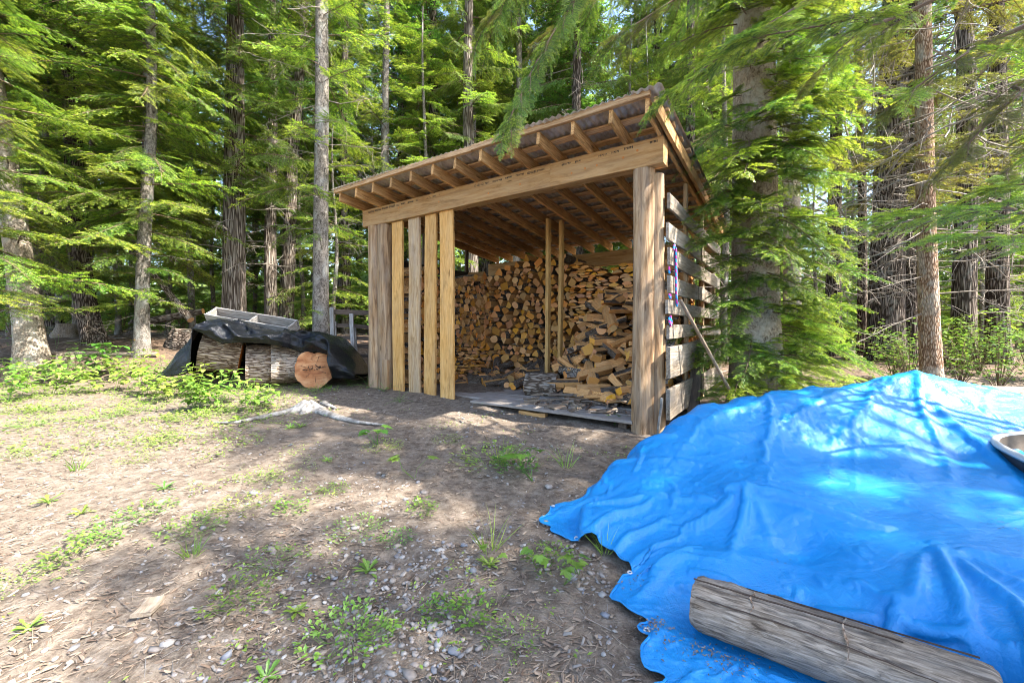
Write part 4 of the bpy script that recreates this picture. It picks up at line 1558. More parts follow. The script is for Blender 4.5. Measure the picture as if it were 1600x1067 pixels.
def build_trees():
    fb, cb, db = MIDF, CEDAR, DEAD
    # left of the shed
    tree('fir_tree', 'leaning pale-barked fir with flared base at the edge of the clearing', X_at(52, 8.0), 8.0, 15, 0.21, 'bark_pale', [(fb, 'branch', 2.2, 8.5, 54, 2.0, 1.9, -10), (db, 'dead_branch', 0.8, 3.5, 12, 1.2, 1.2, -5)], 11, lean=(-2.2, 0.3), top=0)
    tree('cedar_tree', 'dark trunk bending near its base behind the yellow flowers', X_at(150, 9.2), 9.2, 15, 0.20, 'bark_dark', [(fb, 'branch', 2.2, 10, 50, 2.1, 2.2, -10), (db, 'dead_branch', 1.0, 4, 14, 1.4, 1.2, 0)], 12, kick=(-0.55, 0.1, 1.3), lean=(-0.2, 0), top=0)
    tree('fir_tree', 'slim trunk with white-flecked bark among low green sprays', X_at(222, 8.4), 8.4, 14, 0.125, 'bark_fir', [(fb, 'branch', 0.9, 2.2, 10, 1.0, 1.2, -5), (fb, 'branch', 2.0, 9, 56, 1.9, 2.2, -12), (fb, 'branch', 2.6, 8.5, 22, 1.3, 1.6, -18, (R(215), R(335))), (db, 'dead_branch', 0.5, 2.5, 8, 0.9, 0.9, 0)], 13, top=None)
    tree('cedar_tree', 'stout furrowed brown cedar trunk behind the planter trough', X_at(365, 10.2), 10.2, 18, 0.26, 'bark_cedar', [(cb, 'branch', 3.4, 10.5, 34, 2.3, 2.3, 5), (fb, 'branch', 3.6, 10, 26, 1.6, 1.9, -14, (R(210), R(340))), (db, 'dead_branch', 1.5, 5, 14, 1.5, 1.4, 0)], 14, top=1)
    tree('cedar_tree', 'slender cedar trunk just right of the stout furrowed cedar', X_at(424, 11.8), 11.8, 17, 0.17, 'bark_cedar', [(cb, 'branch', 3.0, 11, 26, 1.9, 2.1, 0), (db, 'dead_branch', 1, 5, 12, 1.4, 1.2, 0)], 15, lean=(-0.3, 0), top=None)
    tree('cedar_tree', 'slender cedar trunk leaning between the furrowed cedar and the tall grey fir', X_at(446, 12.3), 12.3, 17, 0.20, 'bark_cedar', [(cb, 'branch', 3.5, 11, 22, 1.9, 2.1, 0), (db, 'dead_branch', 1, 6, 12, 1.4, 1.2, 0)], 16, lean=(0.9, 0), top=None)
    tree('fir_tree', 'tall straight grey fir trunk rising beside the pallet gate', X_at(502, 8.9), 8.9, 20, 0.165, 'bark_fir', [(fb, 'branch', 0.35, 1.3, 7, 0.75, 0.8, 0), (fb, 'branch', 2.0, 9.5, 34, 1.5, 2.0, -8), (db, 'dead_branch', 2.0, 8.5, 34, 1.3, 1.6, -2)], 17, lean=(-0.1, 0), wob=0.03, top=0)
    tree('cedar_tree', 'thin brown trunk close behind the tall grey fir', X_at(541, 13.0), 13.0, 19, 0.14, 'bark_cedar', [(cb, 'branch', 4.0, 12, 20, 1.9, 2.0, 0), (db, 'dead_branch', 2, 10, 26, 1.6, 1.4, 0)], 18, top=1)
    tree('cedar_tree', 'pale trunk seen through the gap beside the left log post', X_at(605, 12.6), 12.6, 18, 0.15, 'bark_fir', [(fb, 'branch', 4.0, 12, 26, 1.7, 2.0, -6), (db, 'dead_branch', 2, 8, 18, 1.5, 1.3, 0)], 19, top=None)
    # behind the shed
    tree('cedar_tree', 'brown trunk behind the shed seen under the eave over the stacked wood', X_at(738, 12.5), 12.5, 18, 0.21, 'bark_cedar', [(cb, 'branch', 3.5, 12, 34, 2.2, 2.2, 0), (fb, 'branch', 4, 9, 10, 2, 2, -5)], 20, top=None)
    tree('fir_tree', 'sunlit slim trunk rising above the middle of the shed roof', X_at(806, 14.0), 14.0, 20, 0.15, 'bark_pale', [(fb, 'branch', 4.5, 13, 34, 1.8, 2.2, -10), (db, 'dead_branch', 4, 10, 14, 1.5, 1.5, 0)], 21, top=0)
    tree('cedar_tree', 'dark cedar rising above the high corner of the shed roof', X_at(905, 13.0), 13.0, 18, 0.2, 'bark_dark', [(cb, 'branch', 4, 12.5, 34, 2.3, 2.3, 0), (db, 'dead_branch', 4, 9, 12, 1.8, 1.6, 0)], 22, top=1)
    tree('cedar_tree', 'dark trunk showing past the roof edge beside the mottled fir', X_at(1075, 12.0), 12.0, 18, 0.17, 'bark_dark', [(cb, 'branch', 3, 11, 30, 2.1, 2.2, 0), (db, 'dead_branch', 3, 8, 12, 1.8, 1.4, 0)], 23, top=None)
    # right of the shed: two firs close by
    tree('fir_tree', 'big mottled fir with fresh green sprays against the side wall', X_at(1180, 5.25), 5.25, 17, 0.29, 'bark_pale',
         [(NEAR[:2] + NEAR_FRESH_SUN, 'branch', 0.35, 1.4, 36, 1.1, 1.0, -8, (R(175), R(385))), (NEAR, 'branch', 1.4, 3.3, 46, 0.95, 1.1, -14, (R(190), R(350))), (NEAR + NEAR_FRESH_SUN, 'branch', 3.0, 5.8, 58, 1.1, 1.4, -16, (R(185), R(355))), (fb, 'branch', 5.0, 8.0, 16, 1.6, 1.8, -8)], 24, wob=0.03, top=0)
    tree('fir_tree', 'slim mottled fir standing just behind the big mottled fir', X_at(1238, 6.3), 6.3, 16, 0.125, 'bark_pale', [(NEAR, 'branch', 0.3, 1.3, 9, 0.9, 0.9, -5), (db, 'dead_branch', 1.6, 7, 30, 1.5, 1.7, -8), (OLIVE, 'branch', 3.6, 7, 8, 1.6, 1.8, -14)], 25, wob=0.02, top=None)
    tree('pine_tree', 'reddish-brown scaly trunk standing behind the blue tarp mound', X_at(1457, 5.6), 5.6, 14, 0.115, 'bark_brown', [(db, 'dead_branch', 1.0, 6.0, 30, 1.3, 1.6, 0), (OLIVE, 'branch', 2.6, 6.5, 14, 1.6, 1.7, -12)], 26, lean=(-0.4, 0), wob=0.03, top=None)
    tree('cedar_tree', 'massive dark cedar trunk with flared base left of the scaly pine', X_at(1385, 9.6), 9.6, 19, 0.34, 'bark_dark', [(cb, 'branch', 4.2, 9, 18, 2.2, 2.4, 0), (db, 'dead_branch', 1.8, 8, 40, 2.0, 2.0, -4)], 27, top=1)
    tree('cedar_tree', 'second dark trunk fused to the massive cedar', X_at(1420, 9.9), 9.9, 18, 0.26, 'bark_dark', [(db, 'dead_branch', 1.8, 8, 20, 1.9, 2.0, -4), (OLIVE, 'branch', 4, 9, 12, 2.0, 2.2, -6)], 28, top=None)
    tree('cedar_tree', 'dark trunk right of the scaly pine behind leafy shrubs', X_at(1505, 8.4), 8.4, 17, 0.19, 'bark_dark', [(db, 'dead_branch', 1.0, 7, 36, 1.8, 1.8, -4), (OLIVE, 'branch', 3.2, 7, 10, 1.9, 2, -8)], 29, top=None)
    tree('cedar_tree', 'dark trunk at the far right behind a tangle of dead twigs', X_at(1558, 8.9), 8.9, 17, 0.19, 'bark_dark', [(db, 'dead_branch', 0.9, 7, 40, 1.7, 1.8, -4), (fb, 'branch', 3.2, 7, 12, 1.9, 2, -8)], 30, top=0)
    tree('cedar_tree', 'straight dark trunk in the bright gap right of the mottled firs', X_at(1302, 11.0), 11.0, 18, 0.18, 'bark_dark', [(db, 'dead_branch', 1.5, 9, 44, 1.9, 1.8, -4), (cb, 'branch', 5, 10, 12, 2, 2, 0)], 31, top=None)
    tree('cedar_tree', 'thin dark trunk between the bright gap and the massive cedar', X_at(1347, 11.5), 11.5, 18, 0.12, 'bark_dark', [(db, 'dead_branch', 1.5, 9, 30, 1.7, 1.6, -4), (OLIVE, 'branch', 5, 10, 12, 2, 2, 0)], 32, top=None)
    # young firs filling the left edge of the wood
    for k, (px, Y, H, z0, n, lab) in enumerate(((58, 9.0, 10, 2.6, 54, 'tall young fir with drooping sunlit sprays at the upper left'), (136, 10.2, 10.5, 2.6, 60, 'young fir with wide bright sprays above the yellow flowers'), (224, 9.3, 10.0, 2.6, 60, 'young fir with wide sprays above the black tarp'), (366, 11.2, 10.5, 3.4, 46, 'young fir before the stout cedar with sprays high over the planter'), (541, 14.0, 12, 4.0, 50, 'young fir with sprays over the left end of the roof'), (738, 13.4, 12, 4.6, 50, 'young fir with sprays over the middle of the roof'), (1130, 9.5, 9, 2.0, 44, 'young fir filling the gap behind the side wall'), (-30, 6.6, 8.0, 1.0, 50, 'young fir with bright fresh tips at the left edge of the picture'), (300, 11.6, 9.5, 2.4, 50, 'young fir with long sunlit sprays left of the stout cedar'), (120, 10.8, 9.0, 1.2, 56, 'bushy fir filling the wood behind the bending dark trunk'), (660, 12.2, 9.5, 2.2, 56, 'bushy fir behind the shed roof near the left log post'), (985, 12.0, 9.5, 2.6, 56, 'bushy fir behind the shed roof near its high corner'))):
        tree('young_fir', lab, X_at(px, Y), Y, H, 0.09, 'bark_fir', [(fb, 'branch', z0, H - 0.6, n, 2.1, 1.0, -8)], 40 + k, wob=0.05, top=None)

    for k, (px, Y, H, z0, n, lab) in enumerate(((15, 11.5, 6.5, 0.5, 40, 'bushy understory fir behind the leaning pale fir'), (185, 12.0, 7, 0.5, 42, 'bushy understory fir between the bending trunk and the slim flecked one'), (262, 12.6, 7, 0.4, 42, 'bushy understory fir right of the slim flecked trunk'), (335, 13.0, 7, 0.4, 42, 'bushy understory fir just left of the stout cedar'), (398, 13.6, 7.5, 0.4, 42, 'bushy understory fir between the cedars behind the planter'), (474, 13.0, 7, 0.4, 42, 'bushy understory fir left of the tall grey fir'), (520, 12.0, 6, 0.4, 36, 'bushy understory fir behind the pallet gate'), (580, 13.6, 8, 0.4, 44, 'bushy understory fir behind the left log post'), (655, 14.2, 8, 0.4, 44, 'bushy understory fir seen through the front planks'), (715, 14.8, 9, 0.6, 44, 'bushy understory fir seen over the left stack'), (860, 14.5, 11, 3.0, 50, 'bushy fir crown above the middle of the roof'), (1010, 14.0, 11, 2.0, 50, 'bushy fir crown above the high roof corner'), (1275, 13.5, 6.5, 0.4, 34, 'bushy understory fir in the bright gap'), (1440, 12.4, 7, 0.5, 40, 'bushy understory fir behind the scaly pine'), (1535, 11.6, 7, 0.5, 40, 'bushy understory fir between the dark trunks'), (1600, 12.0, 7.5, 0.5, 40, 'bushy understory fir at the right picture edge'), (90, 13.5, 9, 0.5, 50, 'tall bushy fir deep behind the bending trunk'))):
        tree('understory_fir', lab, X_at(px, Y), Y, H, 0.07, 'bark_fir', [(fb, 'branch', z0, H - 0.5, n, 1.9, 0.8, -6)], 70 + k, wob=0.05, top=None, group='bushy firs under the tall trees')


build_trees()


def build_far_wood():
    g = random.Random(77)
    spots = []
    tries = 0
    spots += [(-0.21 * 19, 19.0), (-0.24 * 24, 24.0), (-0.40 * 17, 17.0), (-0.47 * 22, 22.0), (-0.36 * 27, 27.0)]
    spots += [(-0.2 * 14.8, 14.8), (-0.26 * 16.0, 16.0), (-0.05 * 21, 21.0), (0.10 * 19, 19.0), (0.22 * 23, 23.0), (0.02 * 26, 26.0), (-0.14 * 23, 23.0)]
    while len(spots) < 100 and tries < 6000:
        tries += 1
        Y = 13.5 + 30 * g.random() ** 1.3
        X = g.uniform(-1.32, 1.32) * Y
        if 0.64 < X / Y < 0.90 and Y < 34 or 0.0 > X / Y > -0.06 and Y < 20:
            continue
        if any((X - a) ** 2 + (Y - b) ** 2 < (1.7 if Y < 22 else 2.4) ** 2 for a, b in spots):
            continue
        spots.append((X, Y))
    tr = {}
    for k in range(4):
        me, _, _ = trunk_mesh(CROWN_H[k], [0.17, 0.22, 0.14, 0.2][k], MAT[['bark_fir', 'bark_cedar', 'bark_pale', 'bark_dark'][k]], 200 + k, wob=0.1, sides=10)
        tr[k] = me
    for i, (X, Y) in enumerate(spots):
        k = g.choice([0, 1, 1, 2, 3, 3])
        zb = gzf(X, Y)
        t = empty('conifer_tree', (X, Y, zb), g.uniform(0, 6))
        sc = g.uniform(0.85, 1.25)
        tag(t, 'slender conifer deep in the wood behind the clearing', 'tree', 'conifers deep in the wood')
        M = PM[t.name] @ Matrix.Scale(sc, 4)
        obj('trunk', tr[k], t, M)
        obj('crown', CROWN[k], t, M)
    # bare straight trunks between them
    # sunlit undergrowth and leafage closing the view far off
    gg = np.random.default_rng(5)
    fb = FB()
    n = 150000
    Y = gg.uniform(17, 48, n)
    X = gg.uniform(-1.35, 1.35, n) * Y
    hgt = gg.exponential(1.4, n) * smooth(12, 26, Y) + gg.uniform(0, 1.0, n)
    clump = np.sin(X * 0.9 + 1.3 * np.sin(Y * 0.7)) * np.sin(Y * 1.1 + X * 0.4)
    keep = (clump > -0.35)
    X, Y, hgt = X[keep], Y[keep], hgt[keep]
    high = gg.uniform(0, 1, len(X)) < 0.75
    hgt = np.where(high & (Y > 36), gg.uniform(2, 30, len(X)), hgt)
    P = np.stack([X, Y, gz(X, Y) + hgt], 1)
    m = len(P)
    d = gg.normal(0, 1, (m, 3))
    d[:, 2] *= 0.5
    d /= np.linalg.norm(d, axis=1)[:, None]
    e = np.cross(d, gg.normal(0, 1, (m, 3)))
    e /= np.linalg.norm(e, axis=1)[:, None]
    s = gg.uniform(0.10, 0.26, m)[:, None] * (1 + (Y[:, None] - 17) / 40)
    V = np.stack([P - d * s, P + e * s * 0.45, P + d * s, P - e * s * 0.45], 1).reshape(-1, 3)
    k = np.arange(m)[:, None] * 4
    F = np.concatenate([k + np.array([[0, 1, 2]]), k + np.array([[0, 2, 3]])])
    fb.add(V, F, np.repeat(gg.uniform(0, 1, m), 4))
    o = obj('far_undergrowth', fb.mesh('far_undergrowth', [MAT['under']]))
    tag(o, 'sunlit leafy undergrowth far off between the trunks', kind='stuff')


build_far_wood()

# ------------------------------------------------------------------ blue tarp over a mound
def vnoise(x, y, seed=0):
    """smooth lattice noise, -1..1"""
    xi, yi = np.floor(x).astype(int), np.floor(y).astype(int)
    xf, yf = x - xi, y - yi

    def h(a, b):
        n = np.sin(a * 127.1 + b * 311.7 + seed * 74.7) * 43758.5453
        return (n - np.floor(n)) * 2 - 1
    u, v = xf * xf * (3 - 2 * xf), yf * yf * (3 - 2 * yf)
    return (h(xi, yi) * (1 - u) + h(xi + 1, yi) * u) * (1 - v) + (h(xi, yi + 1) * (1 - u) + h(xi + 1, yi + 1) * u) * v


LOG_A, LOG_B = Vector((0.735, 1.70, 0.005)), Vector((1.40, 1.235, 0.005))
CTRL = [PX(*p) for p in ((1430, 584, 3.3), (1330, 600, 3.35), (1200, 616, 3.4), (1090, 640, 3.3), (1000, 700, 3.08), (930, 762, 2.85), (1530, 604, 3.3), (1600, 624, 3.25), (1720, 660, 3.2),
                         (960, 731, 2.97), (1045, 668, 3.2), (1145, 627, 3.36), (1265, 607, 3.38), (1380, 592, 3.32), (1480, 594, 3.3), (1300, 705, 2.78), (1180, 690, 2.85), (1080, 740, 2.65), (1160, 762, 2.33), (1240, 800, 2.15), (1400, 765, 2.35), (1475, 858, 1.78), (1560, 700, 2.6), (1600, 770, 2.3), (1250, 868, 1.98), (1100, 850, 2.12), (1000, 835, 2.28),
                         (1600, 905, 1.6), (1600, 1050, 1.22), (1530, 980, 1.42), (1400, 925, 1.62), (1180, 885, 1.92), (1120, 880, 1.95), (1350, 870, 1.82), (1050, 880, 2.0), (1420, 640, 3.0), (1500, 720, 2.62), (1340, 840, 1.95), (1420, 830, 1.95))]
OUT = [ground_hit(*p) for p in ((850, 795), (872, 812), (903, 826), (906, 862), (930, 868), (950, 888), (954, 930), (968, 985), (988, 1035), (1003, 1066))]
OUT = [(p.x, p.y) for p in OUT] + [(0.43, 1.18), (0.75, 0.82), (1.3, 0.62), (2.4, 0.6), (3.8, 1.0), (4.7, 2.0), (4.9, 3.2), (4.2, 3.95), (3.2, 4.12), (2.3, 4.05), (1.6, 3.75), (1.1, 3.4), (0.72, 3.08), (0.50, 2.92)]
p_ = ground_hit(905, 786)
OUT += [(p_.x, p_.y), (ground_hit(865, 783).x, ground_hit(865, 783).y)]
pts_ = [(p.x, p.y, p.z - gzf(p.x, p.y)) for p in CTRL]
for (x, y) in OUT:
    pts_.append((x, y, 0.012))
for k in range(7):
    p = LOG_A + (LOG_B - LOG_A) * (k / 6)
    for off in (-0.07, 0.0, 0.05):
        q = p + Vector((0.58, 0.815, 0)) * off
        pts_.append((q.x, q.y, 0.012))
for (x, y, h) in ((0.62, 1.35, 0.015), (0.60, 1.65, 0.03), (0.62, 1.95, 0.05), (0.85, 1.1, 0.012), (1.2, 0.9, 0.02), (1.9, 0.9, 0.08), (2.8, 1.2, 0.16), (3.6, 2.0, 0.28), (2.78, 2.38, 0.34), (3.1, 2.2, 0.34), (3.4, 2.38, 0.34), (3.1, 2.55, 0.36), (4.0, 3.0, 0.45), (3.4, 3.7, 0.42), (2.4, 3.7, 0.33), (1.7, 3.5, 0.28), (0.55, 2.3, 0.09), (0.42, 2.5, 0.05), (0.6, 2.65, 0.10)):
    pts_.append((x, y, h))
CP = np.array(pts_)
_d = np.hypot(CP[:, None, 0] - CP[None, :, 0], CP[:, None, 1] - CP[None, :, 1])
RBF_W = np.linalg.solve(np.sqrt(_d ** 2 + 0.0016) + np.eye(len(CP)) * 0.004, CP[:, 2] - 0.1)


def tarp_base(x, y):
    x, y = np.asarray(x, float), np.asarray(y, float)
    d = np.sqrt((x[..., None] - CP[:, 0]) ** 2 + (y[..., None] - CP[:, 1]) ** 2 + 0.0016)
    return np.maximum(0.006, (d @ RBF_W) + 0.1)


SHEET = {}
SLED_C = Vector((3.37, 2.36, gzf(3.37, 2.36) + 0.33))


def build_blue_tarp():
    """the sheet is let fall as slack cloth over the mound and left to settle into its own folds"""
    gx, gy = np.arange(-0.2, 5.3, 0.015), np.arange(0.3, 4.7, 0.015)
    GX, GY = np.meshgrid(gx, gy)
    O = np.array(OUT)
    BH = np.zeros(GX.shape)
    for r in range(0, len(gy), 40):
        BH[r:r + 40] = tarp_base(GX[r:r + 40], GY[r:r + 40])
    # rubble under the sheet makes a few humps and hollows
    BH = BH + smooth(0.05, 0.3, BH) * (0.020 * vnoise(GX * 2.3, GY * 2.3, 71) + 0.012 * vnoise(GX * 4.7 + 3, GY * 4.7, 72))
    # stiff tucks the sheet was left with
    for (ax, ay, bx, by, wd, hh) in ((1.80, 1.78, 1.22, 1.44, 0.035, 0.05), (1.82, 1.76, 1.42, 1.34, 0.03, 0.06), (1.84, 1.74, 1.62, 1.22, 0.035, 0.06), (1.88, 1.74, 1.85, 1.15, 0.04, 0.05), (1.9, 1.78, 2.3, 1.3, 0.05, 0.05),
                                     (1.31, 2.34, 1.80, 1.98, 0.04, 0.045), (1.30, 2.33, 1.02, 1.95, 0.04, 0.05), (1.28, 2.34, 0.80, 2.18, 0.035, 0.045), (1.30, 2.36, 1.25, 1.92, 0.03, 0.03),
                                     (3.13, 3.25, 2.45, 2.35, 0.05, 0.04), (3.13, 3.25, 2.75, 2.2, 0.05, 0.04), (3.1, 3.27, 1.9, 2.75, 0.06, 0.035), (3.1, 3.28, 1.2, 2.85, 0.05, 0.03), (2.1, 3.35, 1.0, 2.75, 0.05, 0.035), (2.0, 3.3, 1.5, 2.5, 0.05, 0.03), (3.15, 3.2, 3.3, 2.7, 0.04, 0.03),
                                     (0.78, 2.55, 0.30, 2.52, 0.03, 0.05), (0.80, 2.48, 0.38, 2.30, 0.028, 0.055), (0.85, 2.35, 0.42, 2.12, 0.03, 0.06), (0.88, 2.2, 0.46, 1.98, 0.03, 0.05), (0.90, 2.08, 0.50, 1.82, 0.03, 0.055), (0.72, 2.7, 0.28, 2.68, 0.03, 0.04), (0.62, 1.75, 0.44, 1.45, 0.025, 0.03), (0.70, 1.55, 0.46, 1.25, 0.025, 0.03), (0.9, 1.35, 0.62, 1.05, 0.03, 0.03)):
        ex, ey = bx - ax, by - ay
        q = np.clip(((GX - ax) * ex + (GY - ay) * ey) / (ex * ex + ey * ey), 0, 1)
        wv_ = 0.03 * np.sin(q * 7 + ax * 9)
        dd = np.hypot(GX - (ax + q * ex - ey * wv_), GY - (ay + q * ey + ex * wv_))
        BH = np.maximum(BH, BH + hh * 0.45 * np.exp(-(dd / (wd * 0.7)) ** 2) * np.sin(PI * np.clip(q * 0.9 + 0.08, 0, 1)))
    ins = np.ones(GX.shape, bool)
    c = np.zeros(GX.shape, bool)
    j = len(O) - 1
    for i in range(len(O)):
        c ^= ((O[i, 1] > GY) != (O[j, 1] > GY)) & (GX < (O[j, 0] - O[i, 0]) * (GY - O[i, 1]) / (O[j, 1] - O[i, 1] + 1e-12) + O[i, 0])
        j = i
    BH = np.where(c, BH, 0.004)
    BH = BH + gz(GX, GY) + 0.004

    def base(x, y):
        u = np.clip((x - gx[0]) / 0.015, 0, len(gx) - 2)
        v = np.clip((y - gy[0]) / 0.015, 0, len(gy) - 2)
        i, j = u.astype(int), v.astype(int)
        a, b = u - i, v - j
        return (BH[j, i] * (1 - a) + BH[j, i + 1] * a) * (1 - b) + (BH[j + 1, i] * (1 - a) + BH[j + 1, i + 1] * a) * b
    ns, nt = 206, 142
    A, B, C, D = np.array([0.17, 2.74]), np.array([0.36, 0.75]), np.array([4.3, 0.45]), np.array([4.35, 4.15])
    s, t = np.meshgrid(np.linspace(0, 1, ns), np.linspace(0, 1, nt))
    sx, tx = s[..., None], t[..., None]
    XY = A * (1 - sx) * (1 - tx) + D * sx * (1 - tx) + C * sx * tx + B * (1 - sx) * tx
    # back edge bows out behind the mound, front-left edge is rumpled
    bow = np.sin(PI * np.clip(s, 0, 1))
    XY[..., 1] += (1 - t) * bow * 0.28
    XY[..., 0] -= (1 - t) * bow * 0.10
    wob = (1 - s) ** 6
    XY[..., 0] += wob * (0.05 * vnoise(t * 13, t * 0, 81) + 0.03 * vnoise(t * 37, t * 0, 82) + 0.20 * np.sin(PI * np.clip((t - 0.12) / 0.75, 0, 1)) + 0.06 + 0.12 * np.exp(-((t - 0.30) / 0.10) ** 2) - 0.03 * np.exp(-((t - 0.17) / 0.04) ** 2))
    g = np.random.default_rng(4)
    P = np.concatenate([XY, (base(XY[..., 0], XY[..., 1]) + 0.05)[..., None]], -1)
    P0 = P.copy()
    slack = 1.03 + 0.10 * (1 - s) ** 5 + 0.02 * smooth(0.55, 1.0, t)
    P[..., 2] += g.normal(0, 0.004, s.shape) + 0.10 * (1 - s) ** 8 * np.abs(vnoise(t * 16, s * 9, 83))

    def rest(a, b, k):
        return np.linalg.norm(P0[b] - P0[a], axis=-1) * k
    cons = []
    S_ = slice

    def add(a, b, w):
        L = np.linalg.norm(P0[b] - P0[a], axis=-1) * (slack[a] + slack[b]) / 2
        cons.append((a, b, L, w))
    N = S_(None)
    for o in (0, 1):
        ha = (ns - 1 - o) // 2
        add((N, S_(o, o + 2 * ha, 2)), (N, S_(o + 1, o + 2 * ha, 2)), 0.5)
        va = (nt - 1 - o) // 2
        add((S_(o, o + 2 * va, 2), N), (S_(o + 1, o + 2 * va, 2), N), 0.5)
    for o in (0, 1):
        va = (nt - 1 - o) // 2
        a, b = S_(o, o + 2 * va, 2), S_(o + 1, o + 2 * va, 2)
        add((a, S_(0, ns - 1)), (b, S_(1, ns)), 0.22)
        add((a, S_(1, ns)), (b, S_(0, ns - 1)), 0.22)
    for q in (2, 4):
        for o in range(q):
            k = (ns - o - 1) // (2 * q)
            add((N, S_(0, ns - q)), (N, S_(q, ns)), 0.10 if q == 2 else 0.05) if o == 0 else None
            add((S_(0, nt - q), N), (S_(q, nt), N), 0.10 if q == 2 else 0.05) if o == 0 else None
    prev = P.copy()
    for it in range(170):
        vel = (P - prev) * (0.93 if it < 120 else 0.8)
        prev = P.copy()
        P = P + vel
        P[..., 2] -= 0.0011
        for rep_ in range(4):
            for (a, b, L, w) in cons:
                d = P[b] - P[a]
                l = np.sqrt((d * d).sum(-1)) + 1e-9
                k = ((l - L) / l * w)[..., None] * d
                # Jacobi-safe: the slices may overlap, so damp a little
                P[a] += k * 0.9
                P[b] -= k * 0.9
            z = base(P[..., 0], P[..., 1])
            hit = P[..., 2] < z + 0.003
            P[..., 2] = np.where(hit, z + 0.003, P[..., 2])
            f = np.where(hit, 0.35, 1.0)[..., None]
            P[..., :2] = prev[..., :2] + (P[..., :2] - prev[..., :2]) * f
    # the log and the tub press the sheet down
    dl = LOG_B - LOG_A
    q = np.clip(((P[..., 0] - LOG_A.x) * dl.x + (P[..., 1] - LOG_A.y) * dl.y) / dl.length_squared, 0, 1)
    rr = np.hypot(P[..., 0] - (LOG_A.x + q * dl.x), P[..., 1] - (LOG_A.y + q * dl.y))
    lim = gz(P[..., 0], P[..., 1]) + 0.012 + 0.35 * np.maximum(0, rr - 0.05) ** 1.1 + 10 * np.maximum(0, rr - 0.17)
    P[..., 2] = np.minimum(P[..., 2], np.maximum(lim, gz(P[..., 0], P[..., 1]) + 0.008))
    es = ((P[..., 0] - SLED_C.x) / 0.43) ** 2 + ((P[..., 1] - SLED_C.y) / 0.27) ** 2
    P[..., 2] = np.where(es < 1.15, np.minimum(P[..., 2], SLED_C.z - 0.045 + 0.3 * np.maximum(0, es - 0.8)), P[..., 2])
    # finer mesh for the small crinkles of stiff woven plastic
    def up2(Q, ax):
        m = Q.shape[ax]
        i0 = np.arange(m - 1)
        q0, q1 = np.take(Q, np.maximum(i0 - 1, 0), ax), np.take(Q, i0, ax)
        q2, q3 = np.take(Q, i0 + 1, ax), np.take(Q, np.minimum(i0 + 2, m - 1), ax)
        mid = (9 * (q1 + q2) - q0 - q3) / 16
        out = np.empty(Q.shape[:ax] + (2 * m - 1,) + Q.shape[ax + 1:])
        sl = [slice(None)] * Q.ndim
        sl[ax] = slice(0, None, 2)
        out[tuple(sl)] = Q
        sl[ax] = slice(1, None, 2)
        out[tuple(sl)] = mid
        return out
    Q = up2(up2(P, 0), 1)
    ds, dt = np.gradient(Q, axis=1), np.gradient(Q, axis=0)
    nr = np.cross(dt, ds)
    nr /= np.linalg.norm(nr, axis=-1)[..., None] + 1e-9
    nr = np.where(nr[..., 2:3] < 0, -nr, nr)
    u, v = np.meshgrid(np.linspace(0, 4.2, Q.shape[1]), np.linspace(0, 2.6, Q.shape[0]))
    uw, vw = u + 0.05 * vnoise(u * 5, v * 5, 91), v + 0.05 * vnoise(u * 5 + 9, v * 5, 92)
    f = np.zeros(u.shape)
    for (a, fr, an, A, sd) in ((0.5, 5, 0.25, 0.0075, 93), (-0.6, 7, 0.25, 0.006, 94), (1.2, 9, 0.3, 0.0045, 95), (0.1, 14, 0.3, 0.0028, 96), (0.9, 20, 0.35, 0.0018, 97), (-0.2, 26, 0.35, 0.0013, 98)):
        q_ = vnoise((uw * math.cos(a) + vw * math.sin(a)) * fr * an, (-uw * math.sin(a) + vw * math.cos(a)) * fr, sd)
        f += A * (1 - np.abs(q_)) ** 5 * (0.35 + 0.9 * smooth(-0.3, 0.5, vnoise(u * 1.3 + sd, v * 1.3, sd)))
    es = ((Q[..., 0] - SLED_C.x) / 0.43) ** 2 + ((Q[..., 1] - SLED_C.y) / 0.27) ** 2
    f = np.where(es < 1.2, 0, f)
    q = np.clip(((Q[..., 0] - LOG_A.x) * dl.x + (Q[..., 1] - LOG_A.y) * dl.y) / dl.length_squared, 0, 1)
    rr = np.hypot(Q[..., 0] - (LOG_A.x + q * dl.x), Q[..., 1] - (LOG_A.y + q * dl.y))
    f = f * smooth(0.06, 0.16, rr)
    Q = Q + nr * f[..., None]
    Q[..., 2] = np.maximum(Q[..., 2], gz(Q[..., 0], Q[..., 1]) + 0.006)
    P = Q
    nt, ns = Q.shape[:2]
    SHEET['P'] = P[::2, ::2].reshape(-1, 3)
    i = np.arange(ns * nt).reshape(nt, ns)
    F = np.stack([i[:-1, :-1], i[1:, :-1], i[1:, 1:], i[:-1, 1:]], -1).reshape(-1, 4)
    cen = np.array([1.75, 2.3])
    t = empty('blue_tarp', (1.75, 2.3, gzf(1.75, 2.3)))
    tag(t, 'bright blue tarpaulin spread over a low mound beside the shed', 'tarp')
    o = obj('sheet', mesh_np('sheet', P.reshape(-1, 3), F, [MAT['blue_tarp']], smooth_shade=True), t)
    # rolled hem along the front-left edge and eyelets set into it
    fb = FB()
    tube(fb, P[::2, 0] + np.array([0, 0, 0.003]), 0.005, 0.005, 6, 0)
    obj('hem', fb.mesh('hem', [MAT['blue_tarp']]), t)
    n = 14
    V, F = [], []
    for k in range(n):
        a = 2 * PI * k / n
        for (r, z) in ((0.006, 0.004), (0.010, 0.007), (0.013, 0.003)):
            V.append((r * math.cos(a), r * math.sin(a), z))
    for k in range(n):
        a, b = k * 3, ((k + 1) % n) * 3
        F += [(a, a + 1, b + 1, b), (a + 1, a + 2, b + 2, b + 1)]
    me = mesh_np('eyelet', np.array(V), F, [MAT['plastic_rim']])
